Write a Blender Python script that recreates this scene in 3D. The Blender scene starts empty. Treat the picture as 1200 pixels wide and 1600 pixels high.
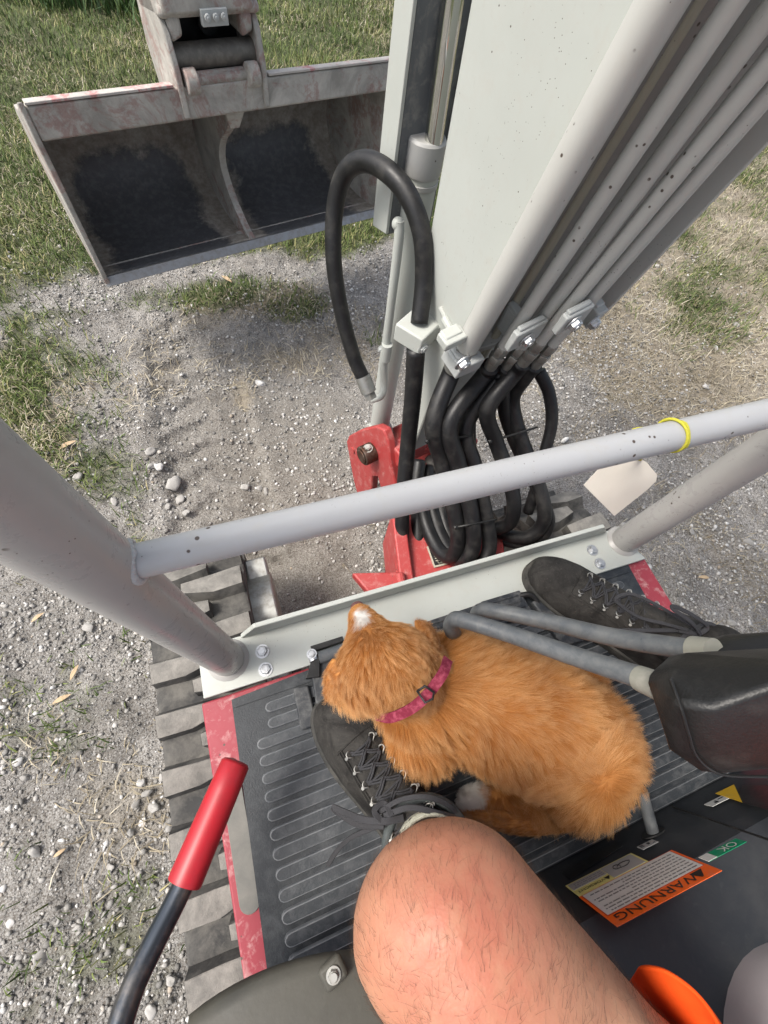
import bpy, bmesh, math, random
import numpy as np
from mathutils import Vector, Matrix, noise as mnoise
from mathutils.kdtree import KDTree
random.seed(7); rng = np.random.default_rng(11)
S = bpy.context.scene
COL = S.collection
H = 1.28          # camera height above the ground
FL = 0.50         # height of the cab floor
# ------------------------------------------------------------------ camera
FPX = 680.0
def _n(v): v = np.array(v, float); return v/np.linalg.norm(v)
_d = _n([-90, 340, FPX]); _Y = np.array([-620, -1463, FPX]); _X = np.array([3500, -838, FPX])
_Yp = _n(_Y-_d*(_Y@_d)); _Xp = _n(_X-_d*(_X@_d)); _Yw = _n(_Yp+np.cross(-_d, _Xp)); _Xw = np.cross(_Yw, -_d)
RW = np.stack([_Xw, _Yw, -_d])          # camera (x right, y down, z forward) -> world
cam = bpy.data.objects.new('camera', bpy.data.cameras.new('camera')); COL.objects.link(cam)
Rb = RW @ np.diag([1, -1, -1])
cam.matrix_world = Matrix.Translation((0, 0, H)) @ Matrix(Rb.tolist()).to_4x4()
cam.data.sensor_fit = 'HORIZONTAL'; cam.data.sensor_width = 36; cam.data.lens = 36*FPX/1200
cam.data.clip_start = 0.02; cam.data.clip_end = 500
S.camera = cam
# ------------------------------------------------------------------ light
SUN_EL, SUN_AZ = 57, -80            # azimuth: degrees clockwise from +Y
w = bpy.data.worlds.new('World'); S.world = w; w.use_nodes = True
nt = w.node_tree; sky = nt.nodes.new('ShaderNodeTexSky'); sky.sky_type = 'NISHITA'; sky.sun_disc = False
sky.sun_elevation = math.radians(SUN_EL); sky.sun_rotation = math.radians(SUN_AZ)
sky.air_density = 1.0; sky.dust_density = 4.0; sky.ozone_density = 0.6
bgn = nt.nodes['Background']; bgn.inputs[1].default_value = 0.135
hs = nt.nodes.new('ShaderNodeHueSaturation'); hs.inputs['Saturation'].default_value = .55
nt.links.new(sky.outputs[0], hs.inputs['Color']); nt.links.new(hs.outputs[0], bgn.inputs[0])
sd = bpy.data.lights.new('sun', 'SUN'); sd.energy = 1.8; sd.angle = math.radians(18); sd.color = (1, .95, .87)
so = bpy.data.objects.new('sun', sd); COL.objects.link(so)
_a = math.radians(SUN_AZ); _e = math.radians(SUN_EL)
_sv = Vector((math.sin(_a)*math.cos(_e), math.cos(_a)*math.cos(_e), math.sin(_e)))
so.rotation_euler = _sv.to_track_quat('Z', 'Y').to_euler(); so.location = _sv*20
S.view_settings.view_transform = 'Standard'; S.view_settings.look = 'None'
S.view_settings.exposure = 0.90; S.view_settings.gamma = 1

# ------------------------------------------------------------------ helpers: geometry
def P(px, py, z=None, y=None, x=None, t=None):
    r = RW @ np.array([px-600, py-800, FPX])
    if z is not None: k = (z-H)/r[2]
    elif y is not None: k = y/r[1]
    elif x is not None: k = x/r[0]
    else: k = t/FPX
    return Vector((np.array([0, 0, H])+r*k).tolist())
def proj_np(p):
    c = (p-np.array([0, 0, H])) @ RW
    return 600+FPX*c[:, 0]/c[:, 2], 800+FPX*c[:, 1]/c[:, 2], c[:, 2]
V = Vector
def frame(d, up=V((0, 0, 1))):
    d = d.normalized(); s = d.cross(up)
    if s.length < 1e-4: s = d.cross(V((0, 1, 0)))
    s.normalize(); return d, s, s.cross(d)
def catmull(pts, n=8):
    pts = [V(p) for p in pts]; out = []
    q = [pts[0]*2-pts[1]]+pts+[pts[-1]*2-pts[-2]]
    for i in range(1, len(q)-2):
        a, b, c, d = q[i-1:i+3]
        for k in range(n):
            t = k/n
            out.append(.5*((2*b)+(c-a)*t+(2*a-5*b+4*c-d)*t*t+(3*b-a-3*c+d)*t**3))
    out.append(pts[-1]); return out
class MB:
    def __init__(s): s.bm = bmesh.new(); s.mi = 0
    def _m(s, fs):
        for f in fs: f.material_index = s.mi
    def box(s, c, size, rot=None, mat=None):
        m = (mat or Matrix.Identity(4)) @ Matrix.Translation(V(c))
        if rot is not None: m = m @ (rot if isinstance(rot, Matrix) else Matrix.Rotation(rot, 4, 'Z'))
        r = bmesh.ops.create_cube(s.bm, size=1, matrix=m @ Matrix.Diagonal((*size, 1)))
        s._m({f for v in r['verts'] for f in v.link_faces}); return s
    def bar(s, a, b, wd, ht, up=V((0, 0, 1))):
        a = V(a); b = V(b); d, sd_, u = frame(b-a, up)
        m = Matrix((sd_, d, u)).transposed().to_4x4(); m.translation = (a+b)/2
        r = bmesh.ops.create_cube(s.bm, size=1, matrix=m @ Matrix.Diagonal((wd, (b-a).length, ht, 1)))
        s._m({f for v in r['verts'] for f in v.link_faces}); return s
    def tube(s, pts, r, seg=16, cap=True, smooth_n=0, ell=(1, 1), up=V((0, 0, 1))):
        if smooth_n: 
            if not isinstance(r, (int, float)):
                rr = list(r); pr = catmull([V((x, 0, 0)) for x in rr], smooth_n); r = [p.x for p in pr]
            pts = catmull(pts, smooth_n)
        pts = [V(p) for p in pts]; n = len(pts)
        if isinstance(r, (int, float)): r = [r]*n
        rings = []; prev = None
        for i, p in enumerate(pts):
            t = (pts[min(i+1, n-1)]-pts[max(i-1, 0)]).normalized()
            if prev is None: _, sd_, u = frame(t, up)
            else:
                sd_ = prev-t*prev.dot(t); sd_.normalize(); u = sd_.cross(t)
            prev = sd_
            rings.append([s.bm.verts.new(p+(sd_*math.cos(2*math.pi*k/seg)*ell[0]+u*math.sin(2*math.pi*k/seg)*ell[1])*r[i]) for k in range(seg)])
        fs = []
        for i in range(n-1):
            for k in range(seg):
                fs.append(s.bm.faces.new((rings[i][k], rings[i][(k+1) % seg], rings[i+1][(k+1) % seg], rings[i+1][k])))
        if cap: fs.append(s.bm.faces.new(rings[0][::-1])); fs.append(s.bm.faces.new(rings[-1]))
        s._m(fs); return s
    def prism(s, poly, th):
        th = V(th); a = [s.bm.verts.new(V(p)) for p in poly]; b = [s.bm.verts.new(V(p)+th) for p in poly]; n = len(a)
        fs = [s.bm.faces.new(a), s.bm.faces.new(b[::-1])]
        for i in range(n): fs.append(s.bm.faces.new((a[i], b[i], b[(i+1) % n], a[(i+1) % n])))
        s._m(fs); return s
    def loft(s, rings, cap=True, closed=True):
        R = [[s.bm.verts.new(V(p)) for p in r] for r in rings]; fs = []; n = len(R[0])
        for i in range(len(R)-1):
            for k in range(n if closed else n-1):
                fs.append(s.bm.faces.new((R[i][k], R[i][(k+1) % n], R[i+1][(k+1) % n], R[i+1][k])))
        if cap and closed: fs.append(s.bm.faces.new(R[0][::-1])); fs.append(s.bm.faces.new(R[-1]))
        s._m(fs); return s
    def ball(s, c, r, mat=None, sub=3):
        r = (r, r, r) if isinstance(r, (int, float)) else r
        m = Matrix.Translation(V(c)) @ (mat or Matrix.Identity(4)) @ Matrix.Diagonal((*r, 1))
        q = bmesh.ops.create_icosphere(s.bm, subdivisions=sub, radius=1, matrix=m)
        s._m({f for v in q['verts'] for f in v.link_faces}); return s
    def hexbolt(s, p, nrm, r=.009, h=.007, washer=True, turn=.3):
        p = V(p); nrm = V(nrm).normalized()
        if washer: s.tube([p, p+nrm*.002], r*1.35, 20)
        d, a, b = frame(nrm)
        for (z0, z1, k0) in ((.002, h*.8, 1), (h*.8, h, .86)):
            s.loft([[p+nrm*z+(a*math.cos(turn+math.pi/3*k)+b*math.sin(turn+math.pi/3*k))*r*q for k in range(6)] for z, q in ((z0, 1), (z1, k0))])
        s.tube([p+nrm*h, p+nrm*(h+.0015)], r*.55, 12)
        return s
    def mesh(s, name):
        bmesh.ops.recalc_face_normals(s.bm, faces=s.bm.faces[:])
        me = bpy.data.meshes.new(name); s.bm.to_mesh(me); s.bm.free(); return me
    def build(s, name, mats, parent=None, bevel=0, flat=False, ang=35, bseg=2, sub=0):
        return mobj(name, s.mesh(name), mats, parent, bevel, flat, ang, bseg, sub)
def mobj(name, me, mats, parent=None, bevel=0, flat=False, ang=35, bseg=2, sub=0):
    if not isinstance(mats, (list, tuple)): mats = [mats]
    for m in mats: me.materials.append(m)
    o = bpy.data.objects.new(name, me); COL.objects.link(o)
    if parent: o.parent = parent; o.matrix_parent_inverse = parent_inv(parent)
    if not flat:
        me.polygons.foreach_set('use_smooth', [True]*len(me.polygons))
        if ang < 180: me.set_sharp_from_angle(angle=math.radians(ang))
    if bevel:
        b = o.modifiers.new('bevel', 'BEVEL'); b.width = bevel; b.segments = bseg; b.limit_method = 'ANGLE'; b.angle_limit = math.radians(40)
    if sub:
        b = o.modifiers.new('subdiv', 'SUBSURF'); b.levels = sub; b.render_levels = sub
    return o
def world_of(o):
    m = Matrix.LocRotScale(o.location, o.rotation_euler, o.scale)
    if o.parent: m = world_of(o.parent) @ o.matrix_parent_inverse @ m
    return m
def parent_inv(p): return world_of(p).inverted()
def tag(o, label=None, cat=None, group=None, kind=None):
    if label: o['label'] = label
    if cat: o['category'] = cat
    if group: o['group'] = group
    if kind: o['kind'] = kind
    return o
def empty(name, loc, label, cat, group=None):
    o = bpy.data.objects.new(name, None); o.location = loc; o.empty_display_size = .1; COL.objects.link(o)
    return tag(o, label, cat, group)
def remesh_smooth(mb, voxel, it=10, fac=.5):
    """several overlapping closed shapes -> one continuous smooth skin"""
    me = mb.mesh('tmp'); o = bpy.data.objects.new('tmp', me); COL.objects.link(o)
    r = o.modifiers.new('r', 'REMESH'); r.mode = 'VOXEL'; r.voxel_size = voxel
    m = o.modifiers.new('s', 'SMOOTH'); m.iterations = it; m.factor = fac
    dg = bpy.context.evaluated_depsgraph_get(); dg.update()
    out = bpy.data.meshes.new_from_object(o.evaluated_get(dg)); bpy.data.objects.remove(o); bpy.data.meshes.remove(me)
    return out
def text_bm(mb, txt, mat4, size, mi, thick=0.0, bold=0.0):
    cu = bpy.data.curves.new('t', 'FONT'); cu.body = txt; cu.size = size; cu.offset = bold; cu.align_x = 'CENTER'; cu.align_y = 'CENTER'
    cu.resolution_u = 3
    o = bpy.data.objects.new('t', cu); COL.objects.link(o)
    dg = bpy.context.evaluated_depsgraph_get(); dg.update()
    me = bpy.data.meshes.new_from_object(o.evaluated_get(dg)); bpy.data.objects.remove(o)
    n0 = len(mb.bm.faces); me.transform(mat4); mb.bm.from_mesh(me); mb.bm.faces.ensure_lookup_table()
    for f in mb.bm.faces[n0:]: f.material_index = mi
    bpy.data.meshes.remove(me)

# ------------------------------------------------------------------ helpers: numpy noise
_perm = rng.random((256, 256))
def vnoise(x, y):
    xi = np.floor(x).astype(int); yi = np.floor(y).astype(int); fx = x-xi; fy = y-yi
    fx = fx*fx*(3-2*fx); fy = fy*fy*(3-2*fy)
    g = lambda a, b: _perm[a & 255, b & 255]
    return (g(xi, yi)*(1-fx)+g(xi+1, yi)*fx)*(1-fy)+(g(xi, yi+1)*(1-fx)+g(xi+1, yi+1)*fx)*fy
def fbm(x, y, o=4, g=.5):
    s = 0; a = 1; t = 0
    for k in range(o):
        s = s+a*vnoise(x*2**k+17.3*k, y*2**k+5.1*k); t += a; a *= g
    return s/t
def sstep(a, b, x): t = np.clip((x-a)/(b-a), 0, 1); return t*t*(3-2*t)

# ------------------------------------------------------------------ helpers: materials
def srgb(r, g, b):
    f = lambda c: (c/255)/12.92 if c/255 <= .04045 else ((c/255+.055)/1.055)**2.4
    return (f(r), f(g), f(b), 1)
class MT:
    def __init__(s, name, rough=.5, metal=0, spec=.5):
        s.m = bpy.data.materials.new(name); s.m.use_nodes = True; s.t = s.m.node_tree
        s.b = s.t.nodes['Principled BSDF']; s.b.inputs['Roughness'].default_value = rough; s.b.inputs['Metallic'].default_value = metal
        s.b.inputs['Specular IOR Level'].default_value = spec
        s.co = s.t.nodes.new('ShaderNodeTexCoord').outputs['Object']
    def noise(s, scale, detail=4, rough=.55, dist=0, vec=None):
        n = s.t.nodes.new('ShaderNodeTexNoise'); n.inputs['Scale'].default_value = scale; n.inputs['Detail'].default_value = detail
        n.inputs['Roughness'].default_value = rough; n.inputs['Distortion'].default_value = dist
        s.t.links.new(vec or s.co, n.inputs['Vector']); return n.outputs['Fac']
    def vor(s, scale, feat='F1', out='Distance', vec=None):
        n = s.t.nodes.new('ShaderNodeTexVoronoi'); n.feature = feat; n.inputs['Scale'].default_value = scale
        s.t.links.new(vec or s.co, n.inputs['Vector']); return n.outputs[out]
    def ramp(s, fac, stops, interp='LINEAR'):
        n = s.t.nodes.new('ShaderNodeValToRGB'); n.color_ramp.interpolation = interp
        while len(n.color_ramp.elements) < len(stops): n.color_ramp.elements.new(.5)
        for e, (p, c) in zip(n.color_ramp.elements, stops):
            e.position = p; e.color = c if hasattr(c, '__len__') else (c, c, c, 1)
        s.t.links.new(fac, n.inputs[0]); return n.outputs[0]
    def mix(s, fac, a, b, mode='MIX'):
        n = s.t.nodes.new('ShaderNodeMix'); n.data_type = 'RGBA'; n.blend_type = mode
        for sock, v in ((n.inputs[0], fac), (n.inputs[6], a), (n.inputs[7], b)):
            if hasattr(v, 'is_linked') or isinstance(v, bpy.types.NodeSocket): s.t.links.new(v, sock)
            else: sock.default_value = v
        return n.outputs[2]
    def math(s, op, a, b=0.0):
        n = s.t.nodes.new('ShaderNodeMath'); n.operation = op
        for sock, v in ((n.inputs[0], a), (n.inputs[1], b)):
            if isinstance(v, bpy.types.NodeSocket): s.t.links.new(v, sock)
            else: sock.default_value = v
        return n.outputs[0]
    def scale(s, sc, rot=(0, 0, 0), vec=None):
        n = s.t.nodes.new('ShaderNodeMapping'); n.inputs['Scale'].default_value = sc; n.inputs['Rotation'].default_value = rot
        s.t.links.new(vec or s.co, n.inputs[0]); return n.outputs[0]
    def attr(s, name, out='Color'):
        n = s.t.nodes.new('ShaderNodeAttribute'); n.attribute_name = name; return n.outputs[out]
    def up(s):
        n = s.t.nodes.new('ShaderNodeNewGeometry'); q = s.t.nodes.new('ShaderNodeSeparateXYZ')
        s.t.links.new(n.outputs['Normal'], q.inputs[0]); return q.outputs['Z']
    def col(s, v):
        if isinstance(v, bpy.types.NodeSocket): s.t.links.new(v, s.b.inputs['Base Color'])
        else: s.b.inputs['Base Color'].default_value = v
        return s
    def rough(s, v): s.t.links.new(v, s.b.inputs['Roughness']); return s
    def bump(s, h, st=.3, dist=.002):
        n = s.t.nodes.new('ShaderNodeBump'); n.inputs['Strength'].default_value = st; n.inputs['Distance'].default_value = dist
        s.t.links.new(h, n.inputs['Height'])
        if s.b.inputs['Normal'].is_linked: s.t.links.new(s.b.inputs['Normal'].links[0].from_socket, n.inputs['Normal'])
        s.t.links.new(n.outputs[0], s.b.inputs['Normal']); return s
def c3(r, g, b): return (r, g, b, 1)
M = {}
def paint(name, base, dark, rough=.35, dust=.25, chips=True, dustcol=c3(.42, .40, .36), big=.15):
    t = MT(name, rough); n1 = t.noise(6, 6, .6); c = t.mix(t.ramp(n1, [(.35, 0), (.75, .6)]), base, dark)
    n2 = t.noise(45, 5, .7, .4); c = t.mix(t.ramp(n2, [(.52, 0), (.74, dust)]), c, dustcol)
    n4 = t.noise(3, 3, .5, 0, t.scale((30, 30, 4))); c = t.mix(t.ramp(n4, [(.58, 0), (.8, .18)]), c, dustcol)
    if chips:
        v = t.vor(75); n3 = t.noise(14, 2); k = t.math('MULTIPLY', t.ramp(v, [(big*.7, 1), (big, 0)]), t.ramp(n3, [(.56, 0), (.60, 1)]))
        v2 = t.vor(190); n5 = t.noise(9, 2); k2 = t.math('MULTIPLY', t.ramp(v2, [(.07, 1), (.11, 0)]), t.ramp(n5, [(.55, 0), (.6, 1)]))
        c = t.mix(t.math('MAXIMUM', k, k2), c, c3(.07, .05, .04))
        sc_ = t.noise(4, 2, .5, 2.5, t.scale((55, 55, 9), (.6, .3, 0))); c = t.mix(t.math('MULTIPLY', t.ramp(sc_, [(.715, 0), (.73, .6)]), t.ramp(t.noise(5, 3), [(.5, 0), (.6, 1)])), c, c3(.16, .14, .12))
    t.col(c); t.rough(t.ramp(n2, [(.3, rough), (.8, min(1, rough+.3))])); t.bump(t.noise(120, 3), .06, .001); return t.m
M['white'] = paint('white_paint', c3(.445, .465, .435), c3(.38, .395, .365), .42, .4, big=.075)
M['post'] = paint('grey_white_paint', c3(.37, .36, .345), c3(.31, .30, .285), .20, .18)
M['bar'] = paint('bar_paint', c3(.44, .447, .455), c3(.38, .385, .39), .26, .35)
M['pipe'] = paint('pipe_paint', c3(.46, .46, .435), c3(.39, .385, .36), .36, .35)
M['beige'] = paint('beige_paint', c3(.45, .42, .33), c3(.36, .33, .26), .45, .3)
M['guard'] = paint('guard_paint', c3(.10, .11, .12), c3(.14, .14, .14), .45, .4)
M['red'] = paint('red_paint', c3(.40, .05, .048), c3(.31, .042, .042), .4, .55, True, c3(.55, .33, .30))
M['rededge'] = paint('red_edge_paint', c3(.31, .035, .052), c3(.24, .03, .042), .45, .7, True, c3(.60, .42, .40))
def metal(name, c, rough=.35, dust=.4):
    t = MT(name, rough, 1); n = t.noise(60, 5, .65); t.col(t.mix(t.ramp(n, [(.45, 0), (.7, dust)]), c, c3(.3, .28, .25)))
    t.rough(t.ramp(n, [(.3, rough), (.75, .75)])); t.bump(n, .1, .001); return t.m
M['zinc'] = metal('zinc', c3(.62, .64, .66), .3); M['chrome'] = MT('chrome', .03, 1).col(c3(.60, .60, .56)).m
M['rust'] = metal('rusty_steel', c3(.12, .07, .05), .6, .5)
M['fitting'] = metal('fitting_steel', c3(.40, .40, .38), .5, .8)
def rubber(name, base, dustc, lo=.45, hi=.75, rough=.6, sc=25, bs=.2, spec=.4):
    t = MT(name, rough, 0, spec); n = t.noise(sc, 7, .68, .3); n2 = t.noise(sc*9, 3, .6)
    c = t.mix(t.ramp(n, [(lo, 0), (hi, 1)]), base, dustc); c = t.mix(t.ramp(n2, [(.6, 0), (.78, .45)]), c, dustc)
    t.col(c); t.rough(t.ramp(n, [(.3, rough-.12), (.8, rough+.25)])); t.bump(n2, bs, .001); return t.m
M['hose'] = rubber('hose_rubber', c3(.010, .010, .011), c3(.050, .047, .042), .5, .85, .45, 30)
M['hosedusty'] = rubber('dusty_hose_rubber', c3(.05, .048, .045), c3(.20, .19, .175), .35, .75, .6, 30)
M['mat'] = rubber('mat_rubber', c3(.020, .024, .029), c3(.075, .08, .085), .46, .82, .5, 45, .5)
M['pedal'] = rubber('pedal_rubber', c3(.022, .025, .03), c3(.16, .16, .155), .45, .8, .55, 40, .4)
M['matrib'] = rubber('mat_rib_rubber', c3(.034, .039, .045), c3(.11, .115, .12), .46, .8, .5, 45, .5)
M['matrim'] = rubber('mat_rim_rubber', c3(.095, .102, .110), c3(.22, .225, .23), .40, .75, .5, 17, .3)
M['leverrod'] = rubber('grey_lever_paint', c3(.085, .094, .102), c3(.155, .16, .16), .4, .75, .36, 60, .1)
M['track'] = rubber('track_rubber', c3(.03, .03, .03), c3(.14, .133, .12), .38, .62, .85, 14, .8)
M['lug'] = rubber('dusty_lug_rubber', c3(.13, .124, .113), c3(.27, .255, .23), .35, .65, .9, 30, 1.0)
M['console'] = rubber('console_plastic', c3(.022, .025, .029), c3(.05, .052, .054), .45, .85, .48, 12, .15)
M['cowl'] = rubber('cowl_plastic', c3(.045, .044, .037), c3(.085, .081, .066), .35, .8, .5, 9, .3)
M['seatgrey'] = rubber('seat_grey_plastic', c3(.27, .25, .25), c3(.33, .30, .30), .3, .8, .55, 9, .1)
M['black'] = rubber('black_steel', c3(.012, .012, .012), c3(.05, .05, .048), .5, .8, .4)
M['boot'] = rubber('boot_leather', c3(.016, .015, .014), c3(.048, .044, .038), .34, .72, .72, 22, .6, .25)
_t = MT('boot_leather_2', .75, 0, .25); _n = _t.noise(26, 7, .7, .8); _m2 = _t.noise(300, 3, .6); _c = _t.mix(_t.ramp(_n, [(.36, 0), (.68, 1)]), c3(.015, .014, .013), c3(.048, .045, .041)); _c = _t.mix(_t.ramp(_m2, [(.6, 0), (.75, .4)]), _c, c3(.11, .10, .085)); _t.col(_c); _t.bump(_n, .8, .005); _t.bump(_m2, .35, .0006); M['boot'] = _t.m
M['collar'] = paint('collar_paint', c3(.27, .27, .23), c3(.2, .2, .17), .5, .4)
M['sole'] = rubber('boot_sole', c3(.02, .02, .018), c3(.09, .085, .075), .4, .7, .75)
M['cuff'] = rubber('boot_cuff_lining', c3(.05, .06, .06), c3(.09, .10, .10), .4, .7, .8, 90, .6)
M['sock'] = rubber('sock_wool', c3(.42, .42, .33), c3(.5, .5, .42), .4, .7, .9, 300, .8)
t = MT('lace_cord', .85); n = t.noise(900, 2, .5); t.col(t.mix(n, c3(.012, .012, .014), c3(.05, .05, .055))); t.bump(n, .8, .0006); M['lace'] = t.m
t = MT('molded_grip', .44, 0, .4); v = t.vor(420); n = t.noise(4, 2)
t.col(t.mix(t.ramp(t.noise(30, 5, .6), [(.5, 0), (.8, 1)]), c3(.012, .012, .012), c3(.035, .034, .032))); t.bump(v, .22, .0008); M['grip'] = t.m
t = MT('red_vinyl', .42, 0, .5); n = t.noise(30, 5, .6)
t.col(t.mix(t.ramp(n, [(.45, 0), (.8, 1)]), c3(.40, .012, .022), c3(.27, .02, .026))); t.bump(t.noise(200, 3), .08, .0006); M['redgrip'] = t.m
t = MT('dark_steel_rod', .3, .75); n = t.noise(20, 5, .65); t.col(t.mix(t.ramp(n, [(.45, 0), (.7, 1)]), c3(.06, .07, .085), c3(.22, .2, .18))); M['rod'] = t.m
# dried mud over steel: the bucket and its coupler
def mud(name, base, dustc, redc=None, amt=.5, bs=.5):
    t = MT(name, .85); n = t.noise(9, 8, .7, .6); n2 = t.noise(60, 5, .7); c = t.mix(t.ramp(n, [(.38, 0), (.62, 1)]), base, dustc)
    if redc: c = t.mix(t.math('MULTIPLY', t.ramp(t.noise(7, 6, .75, 1.2), [(.50, 0), (.56, amt)]), t.ramp(n2, [(.4, 0), (.55, 1)])), c, redc)
    c = t.mix(t.ramp(n2, [(.5, 0), (.75, .6)]), c, c3(.36, .34, .30)); t.col(c); t.bump(n, bs, .006); t.bump(n2, bs, .002); return t.m
M['mud'] = mud('muddy_steel', c3(.26, .25, .225), c3(.46, .44, .40), c3(.20, .035, .03))
M['mudred'] = mud('muddy_red_edge', c3(.40, .38, .35), c3(.50, .47, .44), c3(.42, .10, .11), .8)
M['edge'] = metal('worn_edge_steel', c3(.34, .345, .35), .5, .6)

# ------------------------------------------------------------------ the ground
def gpx(px, py): p = P(px, py, z=0); return p.x, p.y
def blob(x, y, cx, cy, rx, ry, rot=0):
    c, s_ = math.cos(rot), math.sin(rot); dx = x-cx; dy = y-cy
    return np.exp(-(((dx*c+dy*s_)/rx)**2+((-dx*s_+dy*c)/ry)**2))
def grass_m(x, y):        # living grass and weeds, 0..1
    n = fbm(x*3.1+3, y*3.1, 5, .6)*.8+.2*fbm(x*14, y*14, 3, .6); n2 = fbm(x*.9+9, y*.9+4, 3)
    a = sstep(1.45, 2.2, y+.25*(n2-.5)*4)*1.0*(1-.45*sstep(1.2, 2.2, x)*(1-sstep(3, 5, y)))
    a = np.maximum(a, sstep(-.55, -.95, x)*sstep(.85, 1.15, y)*.8)
    for px, py, rx, ry, wgt in ((300, 465, .5, .16, .75), (470, 480, .3, .2, .6), (25, 620, .16, .3, .9), (70, 700, .12, .1, .8), (90, 1150, .12, .16, .62), (140, 1090, .12, .1, .5), (25, 1190, .12, .2, .6), (60, 1330, .08, .1, .45), (250, 1310, .05, .05, .35), (20, 1530, .08, .08, .5)):
        cx, cy = gpx(px, py); a = np.maximum(a, blob(x, y, cx, cy, rx, ry)*wgt)
    a = np.maximum(a, .58*sstep(1.2, 2.1, x)*sstep(.5, 1.2, y))
    far = sstep(6, 9, np.hypot(x, y)); a = np.maximum(a, far*.9)
    a = np.maximum(a, .47*sstep(-.15, -.4, x)); a = np.maximum(a, .36*sstep(1.1, 1.35, y))
    return np.clip((a-(1-n)*.95)*2.6+.25*a, 0, 1)
def dry_m(x, y):          # straw and dead grass
    n = fbm(x*2.3+31, y*2.3+7, 5, .6)
    a = sstep(1.55, 2.3, y)*.45
    a = np.maximum(a, sstep(.75, 1.9, x)*sstep(.25, .9, y)*.85)
    a = np.maximum(a, sstep(-.5, -.9, x)*.35)
    for px, py, rx, ry, wgt in ((60, 700, .2, .2, .7), (80, 1120, .25, .25, .45), (400, 470, .5, .2, .7), (380, 620, .08, .18, .6), (430, 560, .15, .15, .4)):
        cx, cy = gpx(px, py); a = np.maximum(a, blob(x, y, cx, cy, rx, ry)*wgt)
    a = np.maximum(a, .33)
    return np.clip((a-(1-n)*.8)*2.2+.3*a, 0, 1)
def rut_m(x, y):          # compacted dirt pressed by the tracks
    a = blob(x, y, -.05, .85, .24, .55)
    return np.clip(a*.85+blob(x, y, .25, .95, .18, .3)*.7+blob(x, y, .08, .45, .2, .25), 0, 1)
def ground_h(x, y):
    fade = 1-sstep(8, 20, np.hypot(x, y))
    h = (fbm(x*1.3, y*1.3, 4)-.5)*.07*fade
    h = h+(fbm(x*9+4, y*9, 4, .55)-.5)*.032*fade+(fbm(x*24+4, y*24, 3, .6)-.5)*.020*fade*(1-.7*rut_m(x, y))
    h = h+(fbm(x*55, y*55+8, 3, .7)-.5)*.013*fade*(1-.6*rut_m(x, y))
    # printed track lugs in the soft dirt ahead of the left track
    r = sstep(.02, .3, blob(x, y, -.14, .95, .17, .55)); wob = (fbm(x*7, y*7+50, 3)-.5)*.05
    ph = (y+wob+.35*np.abs(x+.14))/.105; lug = sstep(.25, .45, np.abs(ph-np.floor(ph)-.5)*2*.8+(fbm(x*22, y*22, 2)-.5)*.3)
    inside = sstep(.17, .13, np.abs(x+.14+wob*.6))
    h = h-r*inside*(.008+.015*lug)*(.5+fbm(x*12, y*12+9, 3))+r*np.exp(-((np.abs(x+.14+wob)-.175)/.035)**2)*.012*fbm(x*15, y*15, 2)
    # smooth scraped patch
    q = blob(x, y, .16, 1.0, .12, .16); h = h*(1-.7*q)-.01*q
    ph2 = (x*.94+y*.3)/.011; h = h+q*.002*np.sin(ph2*2*math.pi)
    return h
def axis(lo, hi, st, far, g=1.13):
    a = list(np.arange(lo, hi, st)); s_ = st; p = a[-1]
    while p < far: s_ *= g; p += s_; a.append(p)
    s_ = st; p = a[0]; b = []
    while p > -far: s_ *= g; p -= s_; b.append(p)
    return np.array(b[::-1]+a)
gx = axis(-1.0, 2.0, .0105, 60); gy = axis(-.4, 2.2, .0105, 60)
GX, GY = np.meshgrid(gx, gy); HZ = ground_h(GX, GY)
nx, ny = len(gx), len(gy)
co = np.stack([GX.ravel(), GY.ravel(), HZ.ravel()], 1)
idx = np.arange(nx*ny).reshape(ny, nx)
quads = np.stack([idx[:-1, :-1].ravel(), idx[:-1, 1:].ravel(), idx[1:, 1:].ravel(), idx[1:, :-1].ravel()], 1)
def np_mesh(name, co, faces, fl):
    me = bpy.data.meshes.new(name); me.vertices.add(len(co)); me.vertices.foreach_set('co', np.ascontiguousarray(co, dtype=np.float32).ravel())
    nf = len(faces) if hasattr(faces, '__len__') else 0
    me.loops.add(faces.size); me.loops.foreach_set('vertex_index', faces.ravel().astype(np.int32))
    me.polygons.add(nf); me.polygons.foreach_set('loop_start', (np.arange(nf)*fl).astype(np.int32))
    me.update(calc_edges=True); me.validate(); return me
def set_attr(me, name, arr, kind='FLOAT', dom='POINT'):
    a = me.attributes.new(name, kind, dom)
    a.data.foreach_set('value' if kind == 'FLOAT' else 'color', np.ascontiguousarray(arr, dtype=np.float32).ravel())
gme = np_mesh('ground', co, quads, 4)
set_attr(gme, 'green', grass_m(co[:, 0], co[:, 1])); set_attr(gme, 'straw', dry_m(co[:, 0], co[:, 1])); set_attr(gme, 'rut', rut_m(co[:, 0], co[:, 1]))
t = MT('ground', .95, 0, .2)
nA = t.noise(5, 8, .7); nB = t.noise(60, 6, .7); nC = t.noise(260, 4, .7)
c = t.mix(t.ramp(nA, [(.35, 0), (.62, 1)]), c3(.20, .19, .175), c3(.45, .435, .41))
c = t.mix(t.attr('rut', 'Fac'), c, t.mix(t.ramp(nB, [(.4, 0), (.7, 1)]), c3(.25, .235, .21), c3(.36, .34, .31)))
vc = t.vor(105, out='Color'); vd = t.vor(105); nrut = t.math('SUBTRACT', 1.0, t.attr('rut', 'Fac'))
peb = t.math('MULTIPLY', t.ramp(vd, [(.30, 1), (.42, 0)]), t.math('MULTIPLY', t.ramp(t.noise(11, 5, .7), [(.36, .25), (.55, 1)]), nrut))
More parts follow.
